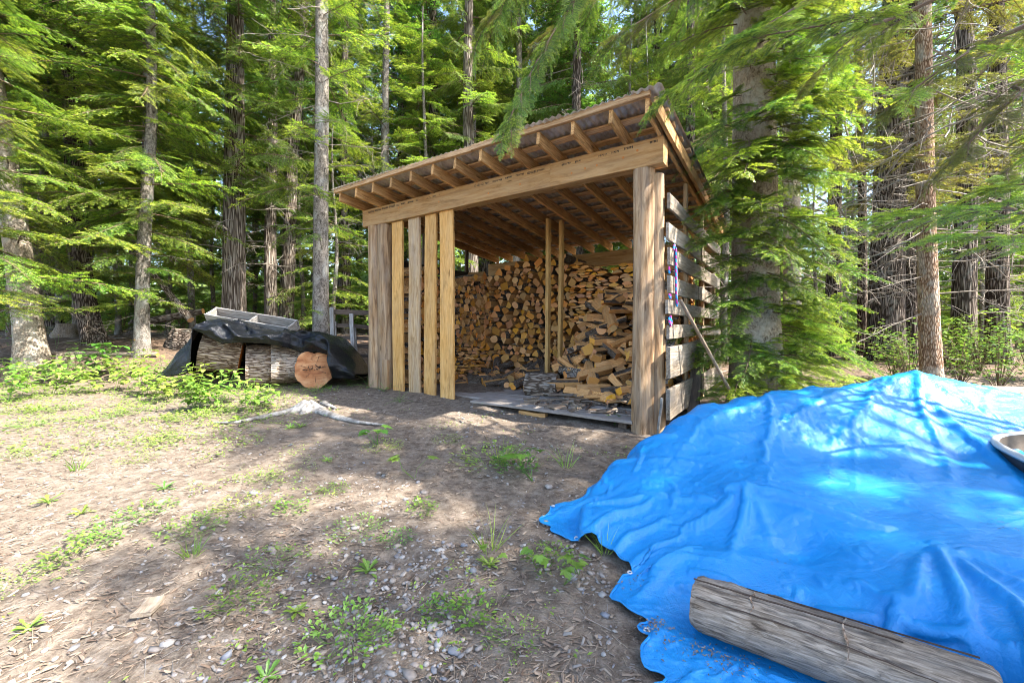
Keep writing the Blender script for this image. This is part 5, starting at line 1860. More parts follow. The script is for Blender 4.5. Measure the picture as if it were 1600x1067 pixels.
    for (ti, si) in ((2, 2), (52, 2), (104, 2), (156, 2)):
        p = Vector(P[ti, si])
        nr = Vector(np.cross(P[ti, si + 1] - P[ti, si], P[ti - 1, si] - P[ti, si]))
        if nr.z < 0:
            nr = -nr
        obj('eyelet', me, t, frame(p + nr.normalized() * 0.002, (1, 0, 0), nr))


build_blue_tarp()


def sheet_z(x, y):
    P = SHEET['P']
    d = (P[:, 0] - x) ** 2 + (P[:, 1] - y) ** 2
    return float(P[np.argsort(d)[:4], 2].max())


def tarp_hit(px, py):
    y = 0.9
    while y < 4:
        x = X_at(px, y)
        z = CAMZ - (py - HZ) / F_PX * y
        zt = sheet_z(x, y)
        if z <= zt:
            return Vector((x, y, zt))
        y += 0.02
    return Vector((x, y, zt))


def build_foreground_log():
    d = LOG_B - LOG_A
    me = log_mesh('log_body', d.length + 0.02, 0.102, 0.112, [MAT['log_grey'], MAT['log_grey']], 40, 56, 0.035, 0.05, 0.008, seed=8, endbevel=0.07)
    co = np.array([v.co[:] for v in me.vertices])
    a = np.arctan2(co[:, 2], co[:, 1])
    L = d.length
    M = frame(LOG_A + Vector((0, 0, 0.0)), d, (0, 0, 1))
    # drying cracks along the grain and two old saw cuts across it
    cut = np.ones(len(co))
    for (a0, wv, dp) in ((1.75, 0.10, 0.10), (2.55, 0.07, 0.05), (1.05, 0.06, 0.06), (3.1, 0.06, 0.05)):
        cen = a0 + 0.10 * np.sin(co[:, 0] * 5 + a0) + 0.22 * (co[:, 0] / L - 0.5)
        cut -= dp * np.exp(-((a - cen) / wv) ** 2)
    for (x0_, a0_, rr_, hh_) in ((0.13, 1.2, 0.035, 0.10), (0.36, 2.15, 0.03, 0.09), (0.58, 1.5, 0.04, 0.11), (0.70, 2.6, 0.03, 0.08), (0.28, 0.7, 0.03, 0.08), (0.50, 2.75, 0.05, -0.06), (0.08, 2.4, 0.05, -0.07)):
        cut += hh_ * np.exp(-(((co[:, 0] - x0_) / rr_) ** 2 + ((a - a0_) / (rr_ / 0.107)) ** 2))
    cut -= 0.10 * np.exp(-co[:, 0] / 0.03) * (0.5 + 0.5 * np.sin(a * 5 + 1))
    co[:, 1] *= cut
    co[:, 2] *= cut
    me.vertices.foreach_set('co', co.astype(np.float32).ravel())
    t = empty('weathered_log', LOG_A + (LOG_B - LOG_A) * 0.5 - Vector((0, 0, 0.11)))
    tag(t, 'short weathered grey log with drying cracks lying on the blue tarp', 'log')
    obj('log_body', me, t, M)
    # thin dark cracks and the ochre saw cuts as slivers sunk in the surface
    for (a0, x0, x1, w, mt) in ((1.75, 0.0, 0.62, 0.0035, 'rot'), (2.5, 0.02, 0.80, 0.0025, 'rot'), (1.12, 0.25, 0.8, 0.0025, 'rot'), (0.9, 0.1, 0.4, 0.002, 'rot')):
        V, F = [], []
        n = 24
        for k in range(n + 1):
            x = x0 + (x1 - x0) * k / n
            aa = a0 + 0.10 * math.sin(x * 5 + a0) + 0.22 * (x / L - 0.5) + 0.012 * math.sin(k * 2.1)
            rr = (0.102 + 0.010 * x / L) * 1.012
            ww = w * (0.5 + 0.5 * math.sin(PI * min(1, (k + 3) / n))) / rr
            for s in (-1, 1):
                V.append((x, rr * math.cos(aa + s * ww), rr * math.sin(aa + s * ww)))
            V.append((x, rr * 0.95 * math.cos(aa), rr * 0.95 * math.sin(aa)))
        for k in range(n):
            b = k * 3
            F += [(b, b + 3, b + 4, b + 1), (b, b + 2, b + 5, b + 3), (b + 1, b + 4, b + 5, b + 2)]
        obj('crack', mesh_np('crack', np.array(V), F, [MAT[mt]]), t, M)
    for x0, a0, a1 in ((0.205, 1.35, 2.35), (0.475, 0.9, 2.9)):
        V, F = [], []
        n = 22
        g = random.Random(int(x0 * 100))
        for k in range(n + 1):
            aa = a0 + (a1 - a0) * k / n
            rr = (0.102 + 0.010 * x0 / L) * 1.004
            x = x0 + 0.006 * math.sin(k * 0.45)
            w = 0.0022 * (0.4 + math.sin(PI * k / n)) * g.uniform(0.7, 1.2)
            V += [(x - w, rr * math.cos(aa), rr * math.sin(aa)), (x + w, rr * math.cos(aa), rr * math.sin(aa)), (x, rr * 0.94 * math.cos(aa), rr * 0.94 * math.sin(aa))]
        for k in range(n):
            b = k * 3
            F += [(b, b + 1, b + 4, b + 3), (b, b + 3, b + 5, b + 2), (b + 1, b + 2, b + 5, b + 4)]
        obj('saw_cut', mesh_np('saw_cut', np.array(V), F, [MAT['bark_brown']]), t, M)


build_foreground_log()


def build_sled():
    c = SLED_C.copy()
    t = empty('plastic_sled', c)
    tag(t, 'grey plastic sled tub with pale rim resting on the blue tarp', 'sled')
    M = Matrix.Translation(c) @ Matrix.Rotation(R(-14), 4, 'Z') @ Matrix.Rotation(R(-4), 4, 'Y') @ Matrix.Rotation(R(10), 4, 'X')
    n = 72

    def ring(a, b, z):
        o = []
        for k in range(n):
            th = 2 * PI * k / n
            c_, s_ = math.cos(th), math.sin(th)
            e = 2 / 3.2
            o.append((a * math.copysign(abs(c_) ** e, c_), b * math.copysign(abs(s_) ** e, s_), z))
        return o

    def shell(name, rings, mat):
        V = [p for r in rings for p in r]
        F = []
        for i in range(len(rings) - 1):
            for k in range(n):
                a, b = i * n + k, i * n + (k + 1) % n
                F.append((a, a + n, b + n, b))
        return obj(name, mesh_np(name, np.array(V), F, [MAT[mat]], smooth_shade=True), t, M)
    shell('rim', [ring(0.465, 0.285, 0.150), ring(0.475, 0.295, 0.135), ring(0.478, 0.298, 0.150), ring(0.470, 0.290, 0.166), ring(0.452, 0.272, 0.168), ring(0.445, 0.265, 0.155)], 'plastic_rim')
    o = shell('tub', [ring(0.463, 0.283, 0.15), ring(0.42, 0.24, 0.02), ring(0.38, 0.20, 0.0), ring(0.36, 0.18, 0.0)], 'plastic')
    shell('inner_wall', [ring(0.36, 0.18, 0.008), ring(0.38, 0.20, 0.010), ring(0.415, 0.235, 0.03), ring(0.447, 0.267, 0.155)], 'mud')
    V = ring(0.365, 0.185, 0.012) + [(0, 0, 0.03)]
    F = [(k, (k + 1) % n, n) for k in range(n)]
    obj('mud_layer', mesh_np('mud_layer', np.array(V), F, [MAT['plastic']], smooth_shade=True), t, M)


build_sled()


def build_side_things():
    # pale log behind the mound
    a = PX(1520, 622, 4.6)
    a.z = gzf(a.x, a.y) + 0.14
    b = PX(1660, 622, 4.4)
    b.z = gzf(b.x, b.y) + 0.12
    a.z = max(a.z, CAMZ - (622 - HZ) / F_PX * 4.6)
    b.z = max(b.z, CAMZ - (622 - HZ) / F_PX * 4.4)
    o = obj('pale_log', log_mesh('pale_log', (b - a).length, 0.13, 0.12, [MAT['log_grey'], MAT['end']], 8, 20), None, frame(a, b - a))
    tag(o, 'bleached log lying behind the right end of the blue tarp', 'log')
    # coloured rope hung on the side wall
    fb = FB()

    def strand(pts, r=0.011):
        P = []
        for i in range(len(pts) - 1):
            for s in np.linspace(0, 1, 8, endpoint=False):
                P.append(np.array(pts[i]) * (1 - s) + np.array(pts[i + 1]) * s)
        P.append(np.array(pts[-1]))
        tube(fb, P, r, r, 8, 0)
    def w(v, z, o=0.0):
        return tuple(S(-0.235 - o, v, z))
    strand([w(0.16, 1.92), w(0.17, 1.97), w(0.20, 1.98), w(0.225, 1.95), w(0.235, 1.7), w(0.25, 1.45), w(0.275, 1.36), w(0.30, 1.40), w(0.29, 1.6), w(0.25, 1.9), w(0.235, 1.96)])
    strand([w(0.205, 1.95, 0.012), w(0.21, 1.7, 0.012), w(0.225, 1.45, 0.012), w(0.25, 1.34, 0.012), w(0.27, 1.38, 0.012)])
    strand([w(0.05, 1.74, -0.02), w(0.06, 1.70, -0.02), w(0.07, 1.67, -0.02)])
    strand([w(0.04, 1.46, -0.02), w(0.05, 1.42, -0.01), w(0.08, 1.41, -0.01), w(0.10, 1.46, -0.02)])
    strand([w(0.05, 1.22, -0.02), w(0.045, 1.16, -0.01), w(0.075, 1.13, -0.01), w(0.11, 1.17, -0.01), w(0.10, 1.24, -0.02)])
    t = NT('striped_rope')
    wv = t.n('TexWave', {'bands_direction': 'DIAGONAL'}, Vector=t.coords(jitter=False), Scale=9.0)
    col = t.ramp(wv.outputs[0], (0.0, (0.02, 0.30, 0.62)), (0.42, (0.02, 0.30, 0.62)), (0.5, (0.03, 0.04, 0.22)), (0.6, (0.50, 0.04, 0.28)), interp='CONSTANT')
    m = t.done(col, 0.7)
    o = obj('rope', fb.mesh('rope', [m]))
    tag(o, 'blue and magenta striped rope hung in loops on the side wall', 'rope')
    # pole leaning on the wall
    a, b = S(-0.30, 0.16, 1.40), S(-0.85, 1.0, 0.02)
    b.z = gzf(b.x, b.y)
    o = empty('leaning_tool', b)
    tag(o, 'long-handled tool leaning on the weathered side wall', 'tool')
    obj('handle', log_mesh('handle', (a - b).length - 0.25, 0.016, 0.018, [MAT['log_grey'], MAT['log_grey']], 8, 10), o, frame(b + (a - b).normalized() * 0.25, a - b))
    mbk = MB()
    for (x, wd) in ((0.0, 0.07), (0.1, 0.10), (0.26, 0.09), (0.30, 0.03)):
        pass
    V = [(0, -0.06, 0.0), (0, 0.06, 0.0), (0.2, -0.09, 0.012), (0.2, 0.09, 0.012), (0.27, -0.05, 0.01), (0.27, 0.05, 0.01), (0.0, 0, -0.01), (0.2, 0, -0.022), (0.27, 0, -0.02)]
    V += [(x, y, z + 0.004) for (x, y, z) in V]
    F = [(0, 6, 7, 2), (6, 1, 3, 7), (2, 7, 8, 4), (7, 3, 5, 8)]
    F += [tuple(i + 9 for i in f[::-1]) for f in F] + [(0, 2, 11, 9), (1, 10, 12, 3), (2, 4, 13, 11), (3, 12, 14, 5), (0, 9, 15, 6), (6, 15, 10, 1), (4, 8, 17, 13), (8, 5, 14, 17)]
    obj('blade', mesh_np('blade', np.array(V), F, [MAT['steel']]), o, frame(b - (a - b).normalized() * 0.0, a - b))
    a, b = S(-0.20, -0.17, 0.42), S(-0.17, -0.20, 0.0)
    b.z = gzf(b.x, b.y)
    o = obj('wooden_stake', board_mesh('wooden_stake', (a - b).length, 0.03, 0.022, MAT['root'], 4), None, frame((a + b) / 2, a - b, SU))
    tag(o, 'thin pale stake leaning on the foot of the right log post', 'stake')
    # dark brace and red hose low on the wall
    board('wall_brace', shed, S(-0.30, 0.75, 0.05), S(-0.26, 1.25, 0.75), 0.05, 0.12, 'brown_board', -SU)
    fb = FB()
    c = S(-0.42, 0.45, 0.13)
    tube(fb, [np.array(c + SV * 0.16 * math.cos(q) + Vector((0, 0, 0.10 * math.sin(q)))) for q in np.linspace(-0.2, PI + 0.2, 16)], 0.014, 0.014, 8, 0)
    o = obj('red_hose', fb.mesh('red_hose', [MAT['red']]))
    tag(o, 'red hose loop low beside the side wall', 'hose')


build_side_things()

# ------------------------------------------------------------------ firs that overhang the clearing from the right
def limb(t, pts, r0, size, n, start, meshes, seed, spread=55, hang=0.0):
    """a long limb along a polyline with leafy sprays as sub-parts"""
    g = random.Random(seed)
    P = [Vector(p) for p in pts]
    # smooth curve through the points
    Q = []
    for i in range(len(P) - 1):
        p0, p1, p2, p3 = P[max(0, i - 1)], P[i], P[i + 1], P[min(len(P) - 1, i + 2)]
        for k in range(8):
            s = k / 8
            Q.append(0.5 * ((2 * p1) + (p2 - p0) * s + (2 * p0 - 5 * p1 + 4 * p2 - p3) * s * s + (3 * p1 - p0 - 3 * p2 + p3) * s ** 3))
    Q.append(P[-1])
    fb = FB()
    tube(fb, np.array([tuple(q) for q in Q]), r0, r0 * 0.15, 6, 0)
    br = obj('branch', fb.mesh('branch', [MAT['twig_brown']]), t, Matrix.Identity(4))
    m = len(Q) - 1
    for k in range(n):
        s = start + (1 - start) * (k + 0.5) / n
        i = min(m - 1, int(s * m))
        p = Q[i] + (Q[i + 1] - Q[i]) * (s * m - i)
        d = (Q[i + 1] - Q[i]).normalized()
        sg = 1 if k % 2 else -1
        a = R(spread * (1 - 0.55 * s) + g.uniform(-10, 10)) * sg
        up = Vector((0, 0, 1))
        lat = up.cross(d).normalized()
        e = d * math.cos(a) + lat * math.sin(a) + Vector((0, 0, g.uniform(-0.18, 0.06) - hang))
        sc = size * g.uniform(0.75, 1.15) * (1 - 0.35 * s)
        M = frame(p, e, up + Vector((g.uniform(-0.2, 0.2), g.uniform(-0.2, 0.2), 0))) @ Matrix.Scale(sc, 4)
        obj('spray', g.choice(meshes), br, M)
    M = frame(Q[-3], Q[-1] - Q[-3], (0, 0, 1)) @ Matrix.Scale(size * 0.7, 4)
    obj('spray', meshes[0], br, M)
    return br


def build_overhang():
    fb = MIDF
    x, y = 6.3, 0.95
    t = tree('fir_tree', 'fir whose fresh green boughs reach in from the right over the tarp', x, y, 12.8, 0.17, 'bark_fir', [(fb, 'branch', 6.5, 12.5, 60, 2.0, 0.8, -4)], 51, cull=False)

    def tr(z):
        return (x - 0.05, y, z)
    limb(t, [tr(1.7), PX(1750, 330, 2.6), PX(1560, 325, 2.4), PX(1400, 335, 2.35)], 0.02, 0.46, 16, 0.30, NEAR_FRESH_SUN, 1)
    limb(t, [tr(1.6), PX(1800, 380, 2.3), PX(1620, 372, 2.15), PX(1480, 372, 2.1)], 0.018, 0.36, 12, 0.35, NEAR_FRESH_SUN, 2)
    limb(t, [tr(1.9), PX(1800, 285, 2.6), PX(1650, 285, 2.5), PX(1560, 292, 2.45)], 0.018, 0.40, 8, 0.4, NEAR_FRESH_SUN + NEAR, 3)
    limb(t, [tr(5.0), PX(1420, -90, 3.2), PX(1200, 40, 3.1), PX(1040, 150, 3.1)], 0.022, 0.55, 14, 0.35, NEAR + NEAR_FRESH_SUN, 4)
    limb(t, [tr(4.6), PX(1500, -20, 3.0), PX(1330, 30, 2.9), PX(1170, 60, 2.85)], 0.02, 0.55, 12, 0.35, NEAR + NEAR_FRESH_SUN, 5)
    limb(t, [tr(4.0), PX(1650, 20, 2.8), PX(1500, 90, 2.75), PX(1390, 170, 2.8)], 0.02, 0.45, 10, 0.3, NEAR_OLIVE + NEAR_FRESH_SUN, 6, hang=0.12)
    limb(t, [tr(3.4), PX(1700, 90, 2.8), PX(1590, 150, 2.75), PX(1490, 250, 2.8)], 0.02, 0.42, 9, 0.3, NEAR_OLIVE, 7, hang=0.15)
    limb(t, [tr(3.0), PX(1750, 160, 2.7), PX(1650, 200, 2.6), PX(1570, 275, 2.6)], 0.018, 0.40, 8, 0.3, NEAR_OLIVE + NEAR_FRESH_SUN, 8, hang=0.15)
    limb(t, [tr(4.4), PX(1520, -40, 3.4), PX(1380, 20, 3.5), PX(1270, 120, 3.6)], 0.02, 0.5, 10, 0.3, NEAR_OLIVE + NEAR, 9, hang=0.15)
    limb(t, [tr(6.4), PX(1250, -220, 3.7), PX(980, -90, 3.7), PX(860, 60, 3.6), PX(790, 200, 3.45)], 0.024, 0.5, 22, 0.45, NEAR, 10, hang=0.3)
    limb(t, [tr(6.8), PX(1300, -250, 4.2), PX(1000, -60, 4.3), PX(850, 60, 4.4)], 0.022, 0.7, 14, 0.4, NEAR_OLIVE + NEAR[2:], 12, hang=0.3)
    limb(t, [tr(6.0), PX(1380, -180, 3.8), PX(1120, -40, 3.8), PX(960, 60, 3.8)], 0.022, 0.65, 13, 0.35, NEAR_OLIVE + NEAR[2:], 13, hang=0.25)
    limb(t, [tr(7.0), PX(1250, -250, 4.6), PX(900, -120, 4.7), PX(760, 40, 4.8)], 0.022, 0.9, 18, 0.4, NEAR_OLIVE[:1] + NEAR[2:], 14, hang=0.4)
    # dead twigs in the upper right
    g = random.Random(31)
    for k in range(46):
        p = PX(g.uniform(1230, 1600), g.uniform(40, 430), g.uniform(4.2, 6.0))
        place_branch(t, g.choice(DEAD), 'dead_branch', p, g.uniform(0, 6.3), R(g.uniform(-40, 20)), g.uniform(0, 6), g.uniform(0.6, 1.1))
    tree('young_fir', 'fir beyond the right edge whose shadow crosses the gravel', 4.5, -0.40, 8.8, 0.13, 'bark_fir', [(fb, 'branch', 2.4, 8.3, 76, 2.0, 0.8, -4)], 52, cull=False)
    tree('young_fir', 'fir beyond the right edge whose shadow crosses the soil before the shed', 7.6, -0.9, 10.5, 0.15, 'bark_fir', [(fb, 'branch', 3.6, 10.2, 60, 2.2, 0.9, -4)], 53, cull=False)


build_overhang()

# ------------------------------------------------------------------ plants
def leaf(fb, p, d, up, L, W, tone, prof=(0.15, 0.7, 1.0, 0.75, 0.0), fold=0.25, curl=0.3, mi=0):
    p, d, up = np.array(p, float), np.array(d, float), np.array(up, float)
    d /= np.linalg.norm(d)
    s = np.cross(up, d)
    s /= np.linalg.norm(s) + 1e-9
    n = np.cross(d, s)
    V = []
    q, dd = p.copy(), d.copy()
    k = len(prof)
    for i, w in enumerate(prof):
        V += [q + s * W / 2 * w + n * fold * W / 2 * w, q, q - s * W / 2 * w + n * fold * W / 2 * w]
        dd = dd - n * curl / k
        dd /= np.linalg.norm(dd)
        q = q + dd * L / (k - 1)
    F = []
    for i in range(k - 1):
        a = i * 3
        F += [(a, a + 1, a + 4), (a, a + 4, a + 3), (a + 1, a + 2, a + 5), (a + 1, a + 5, a + 4)]
    fb.add(V, F, tone, mi)


def lobed(fb, p, d, up, Rr, tone):
    """a palmate leaf"""
    p, d, up = np.array(p, float), np.array(d, float), np.array(up, float)
    d /= np.linalg.norm(d)
    s = np.cross(up, d)
    s /= np.linalg.norm(s) + 1e-9
    n = np.cross(d, s)
    angs = [-150, -118, -95, -72, -48, -28, -14, 0, 14, 28, 48, 72, 95, 118, 150]
    rad = [0.30, 0.62, 0.50, 0.88, 0.55, 0.80, 0.78, 1.05, 0.78, 0.80, 0.55, 0.88, 0.50, 0.62, 0.30]
    V = [p]
    for a, r in zip(angs, rad):
        a = R(a)
        x, y = math.cos(a) * r * Rr, math.sin(a) * r * Rr
        V.append(p + d * (x + 0.25 * Rr) + s * y + n * (-0.25 * (x * x + y * y) / Rr + 0.12 * abs(y)))
    V[0] = p + d * 0.12 * Rr
    fb.add(V, [(0, i, i + 1) for i in range(1, 15)], tone)


def stem(fb, a, b, r=0.002, bow=0.02):
    a, b = np.array(a, float), np.array(b, float)
    m = (a + b) / 2 + np.array([bow, bow * 0.5, 0])
    tube(fb, [a, m, b], r, r * 0.6, 3, 0, 0.35)


def proto_dandelion(g):
    fb = FB()
    n = g.integers(9, 16)
    for k in range(n):
        a = 2.4 * k + g.uniform(-0.3, 0.3)
        el = g.uniform(0.25, 0.95)
        d = (math.cos(a) * math.cos(el), math.sin(a) * math.cos(el), math.sin(el))
        leaf(fb, (0, 0, 0.005), d, (0, 0, 1), g.uniform(0.04, 0.105), g.uniform(0.015, 0.026), g.uniform(0.2, 0.9), (0.12, 0.45, 0.35, 0.75, 0.55, 1.0, 0.7, 0.0), 0.35, g.uniform(0.3, 0.9))
    return fb


def proto_clump(g, n=120, rad=0.13, h=0.09, ls=0.016):
    fb = FB()
    for k in range(n):
        r, a = rad * math.sqrt(g.uniform()), g.uniform(0, 6.28)
        z = h * g.uniform(0.1, 1) * (1 - 0.5 * r / rad)
        p = np.array([r * math.cos(a), r * math.sin(a), z])
        d = np.array([math.cos(a) + g.normal(0, 0.7), math.sin(a) + g.normal(0, 0.7), g.uniform(-0.1, 0.8)])
        leaf(fb, p, d, (0, 0, 1), ls * g.uniform(0.8, 1.6), ls * g.uniform(0.5, 0.9), g.uniform(0.1, 1.0), (0.2, 1.0, 0.0), 0.2, 0.2)
        if k % 5 == 0:
            stem(fb, (p[0] * 0.4, p[1] * 0.4, 0), p, 0.001)
    return fb


def proto_maple(g):
    fb = FB()
    for k in range(g.integers(3, 6)):
        a = g.uniform(0, 6.28)
        h = g.uniform(0.05, 0.14)
        p = np.array([0.07 * math.cos(a) * g.uniform(0.3, 1.3), 0.07 * math.sin(a) * g.uniform(0.3, 1.3), h])
        stem(fb, (0, 0, 0), p, 0.0016)
        lobed(fb, p, (math.cos(a), math.sin(a), g.uniform(-0.35, 0.1)), (0, 0, 1), g.uniform(0.035, 0.06), g.uniform(0.25, 0.95))
    return fb


def proto_tall(g, n=7, H=0.42):
    """upright stems with opposite pointed leaves"""
    fb = FB()
    for k in range(n):
        a = g.uniform(0, 6.28)
        r = g.uniform(0, 0.2)
        h = H * g.uniform(0.55, 1.1)
        b = np.array([r * math.cos(a), r * math.sin(a), 0])
        top = b + np.array([math.cos(a) * 0.12, math.sin(a) * 0.12, h])
        stem(fb, b, top, 0.003, 0.01)
        for q in range(5):
            s = 0.35 + 0.65 * q / 4
            c = b + (top - b) * s
            for w in range(3):
                aa = a + q * 1.4 + w * 2.09 + g.normal(0, 0.3)
                L = 0.10 * g.uniform(0.7, 1.2) * (1.1 - 0.35 * abs(s - 0.7))
                e = c + np.array([math.cos(aa), math.sin(aa), 0.3]) * 0.03
                leaf(fb, e, (math.cos(aa), math.sin(aa), g.uniform(-0.3, 0.35)), (0, 0, 1), L, L * 0.52, g.uniform(0.1, 1.0), (0.1, 0.75, 1.0, 0.7, 0.0), 0.2, 0.5)
    return fb


def proto_fern(g, n=6, L=0.32, leaflet=0.045, w=0.012):
    fb = FB()
    for k in range(n):
        a = 6.28 * k / n + g.uniform(-0.4, 0.4)
        el = g.uniform(0.5, 1.1)
        d = np.array([math.cos(a) * math.cos(el), math.sin(a) * math.cos(el), math.sin(el)])
        q = np.zeros(3)
        ln = L * g.uniform(0.7, 1.15)
        pts = [q]
        for i in range(14):
            d = d + np.array([0, 0, -0.07])
            d /= np.linalg.norm(d)
            q = q + d * ln / 14
            pts.append(q)
            sd = np.cross((0, 0, 1), d)
            sd /= np.linalg.norm(sd)
            s = i / 14
            if i > 1:
                for sg in (-1, 1):
                    leaf(fb, q, d * 0.45 + sd * sg, (0, 0, 1), leaflet * (1.1 - s) * 1.2, w * (1.2 - 0.5 * s), g.uniform(0.2, 0.8), (0.3, 1.0, 0.0), 0.1, 0.3)
        tube(fb, pts, 0.002, 0.0008, 3, 0, 0.4)
    return fb


def proto_grass(g, n=26, h=0.16):
    fb = FB()
    for k in range(n):
        a = g.uniform(0, 6.28)
        r = g.uniform(0, 0.05)
        el = g.uniform(0.8, 1.45)
        leaf(fb, (r * math.cos(a), r * math.sin(a), 0), (math.cos(a) * math.cos(el), math.sin(a) * math.cos(el), math.sin(el)), (math.sin(a), -math.cos(a), 0.3), h * g.uniform(0.5, 1.2), 0.005, g.uniform(0.2, 0.9), (1, 0.9, 0.7, 0.0), 0.3, 0.7)
    return fb


def proto_shrub(g, n=420, rx=0.8, h=1.1, ls=0.07):
    """arching leafy bush"""
    fb = FB()
    for k in range(26):
        a = g.uniform(0, 6.28)
        r = g.uniform(0.3, 1.0) * rx
        top = np.array([r * math.cos(a), r * math.sin(a), h * g.uniform(0.35, 1.0)])
        m = top * np.array([0.35, 0.35, 0.75])
        tube(fb, [np.zeros(3), m, top], 0.007, 0.002, 3, 1)
        for q in range(int(n / 26)):
            s = g.uniform(0.3, 1.0)
            c = m * (s / 0.5) if s < 0.5 else m + (top - m) * ((s - 0.5) / 0.5)
            c = c + g.normal(0, 0.09, 3)
            aa = g.uniform(0, 6.28)
            L = ls * g.uniform(0.7, 1.4)
            leaf(fb, c, (math.cos(aa), math.sin(aa), g.uniform(-0.3, 0.2)), (0, 0, 1), L, L * 0.7, g.uniform(0.05, 1.0), (0.2, 1.0, 0.8, 0.0), 0.2, 0.4)
    return fb


PG = np.random.default_rng(123)
LF, LL = [MAT['leaf']], [MAT['leaf_lime']]
PROTO = {
    'dandelion': [proto_dandelion(PG).mesh('dandelion', LL if _ % 2 else LF) for _ in range(6)],
    'weed_clump': [proto_clump(PG).mesh('weed', LF), proto_clump(PG, 150, 0.16, 0.08, 0.013).mesh('weed', LL), proto_clump(PG, 90, 0.10, 0.12, 0.02).mesh('weed', LF)],
    'lime_clump': [proto_clump(PG, 200, 0.17, 0.09, 0.017).mesh('weed', LL)],
    'maple_seedling': [proto_maple(PG).mesh('seedling', LF), proto_maple(PG).mesh('seedling', LL), proto_maple(PG).mesh('seedling', LF)],
    'thimbleberry': [proto_tall(PG).mesh('berry', LL), proto_tall(PG, 9, 0.5).mesh('berry', LF), proto_tall(PG, 6, 0.36).mesh('berry', LL)],
    'fern': [proto_fern(PG).mesh('fern', LF), proto_fern(PG, 8, 0.4, 0.03, 0.012).mesh('fern', LF)],
    'grass_tuft': [proto_grass(PG).mesh('grass', LF), proto_grass(PG, 18, 0.22).mesh('grass', LL)],
    'shrub': [proto_shrub(PG).mesh('shrub', LF + [MAT['twig_brown']]), proto_shrub(PG, 520, 1.0, 1.4, 0.08).mesh('shrub', LF + [MAT['twig_brown']])],
}
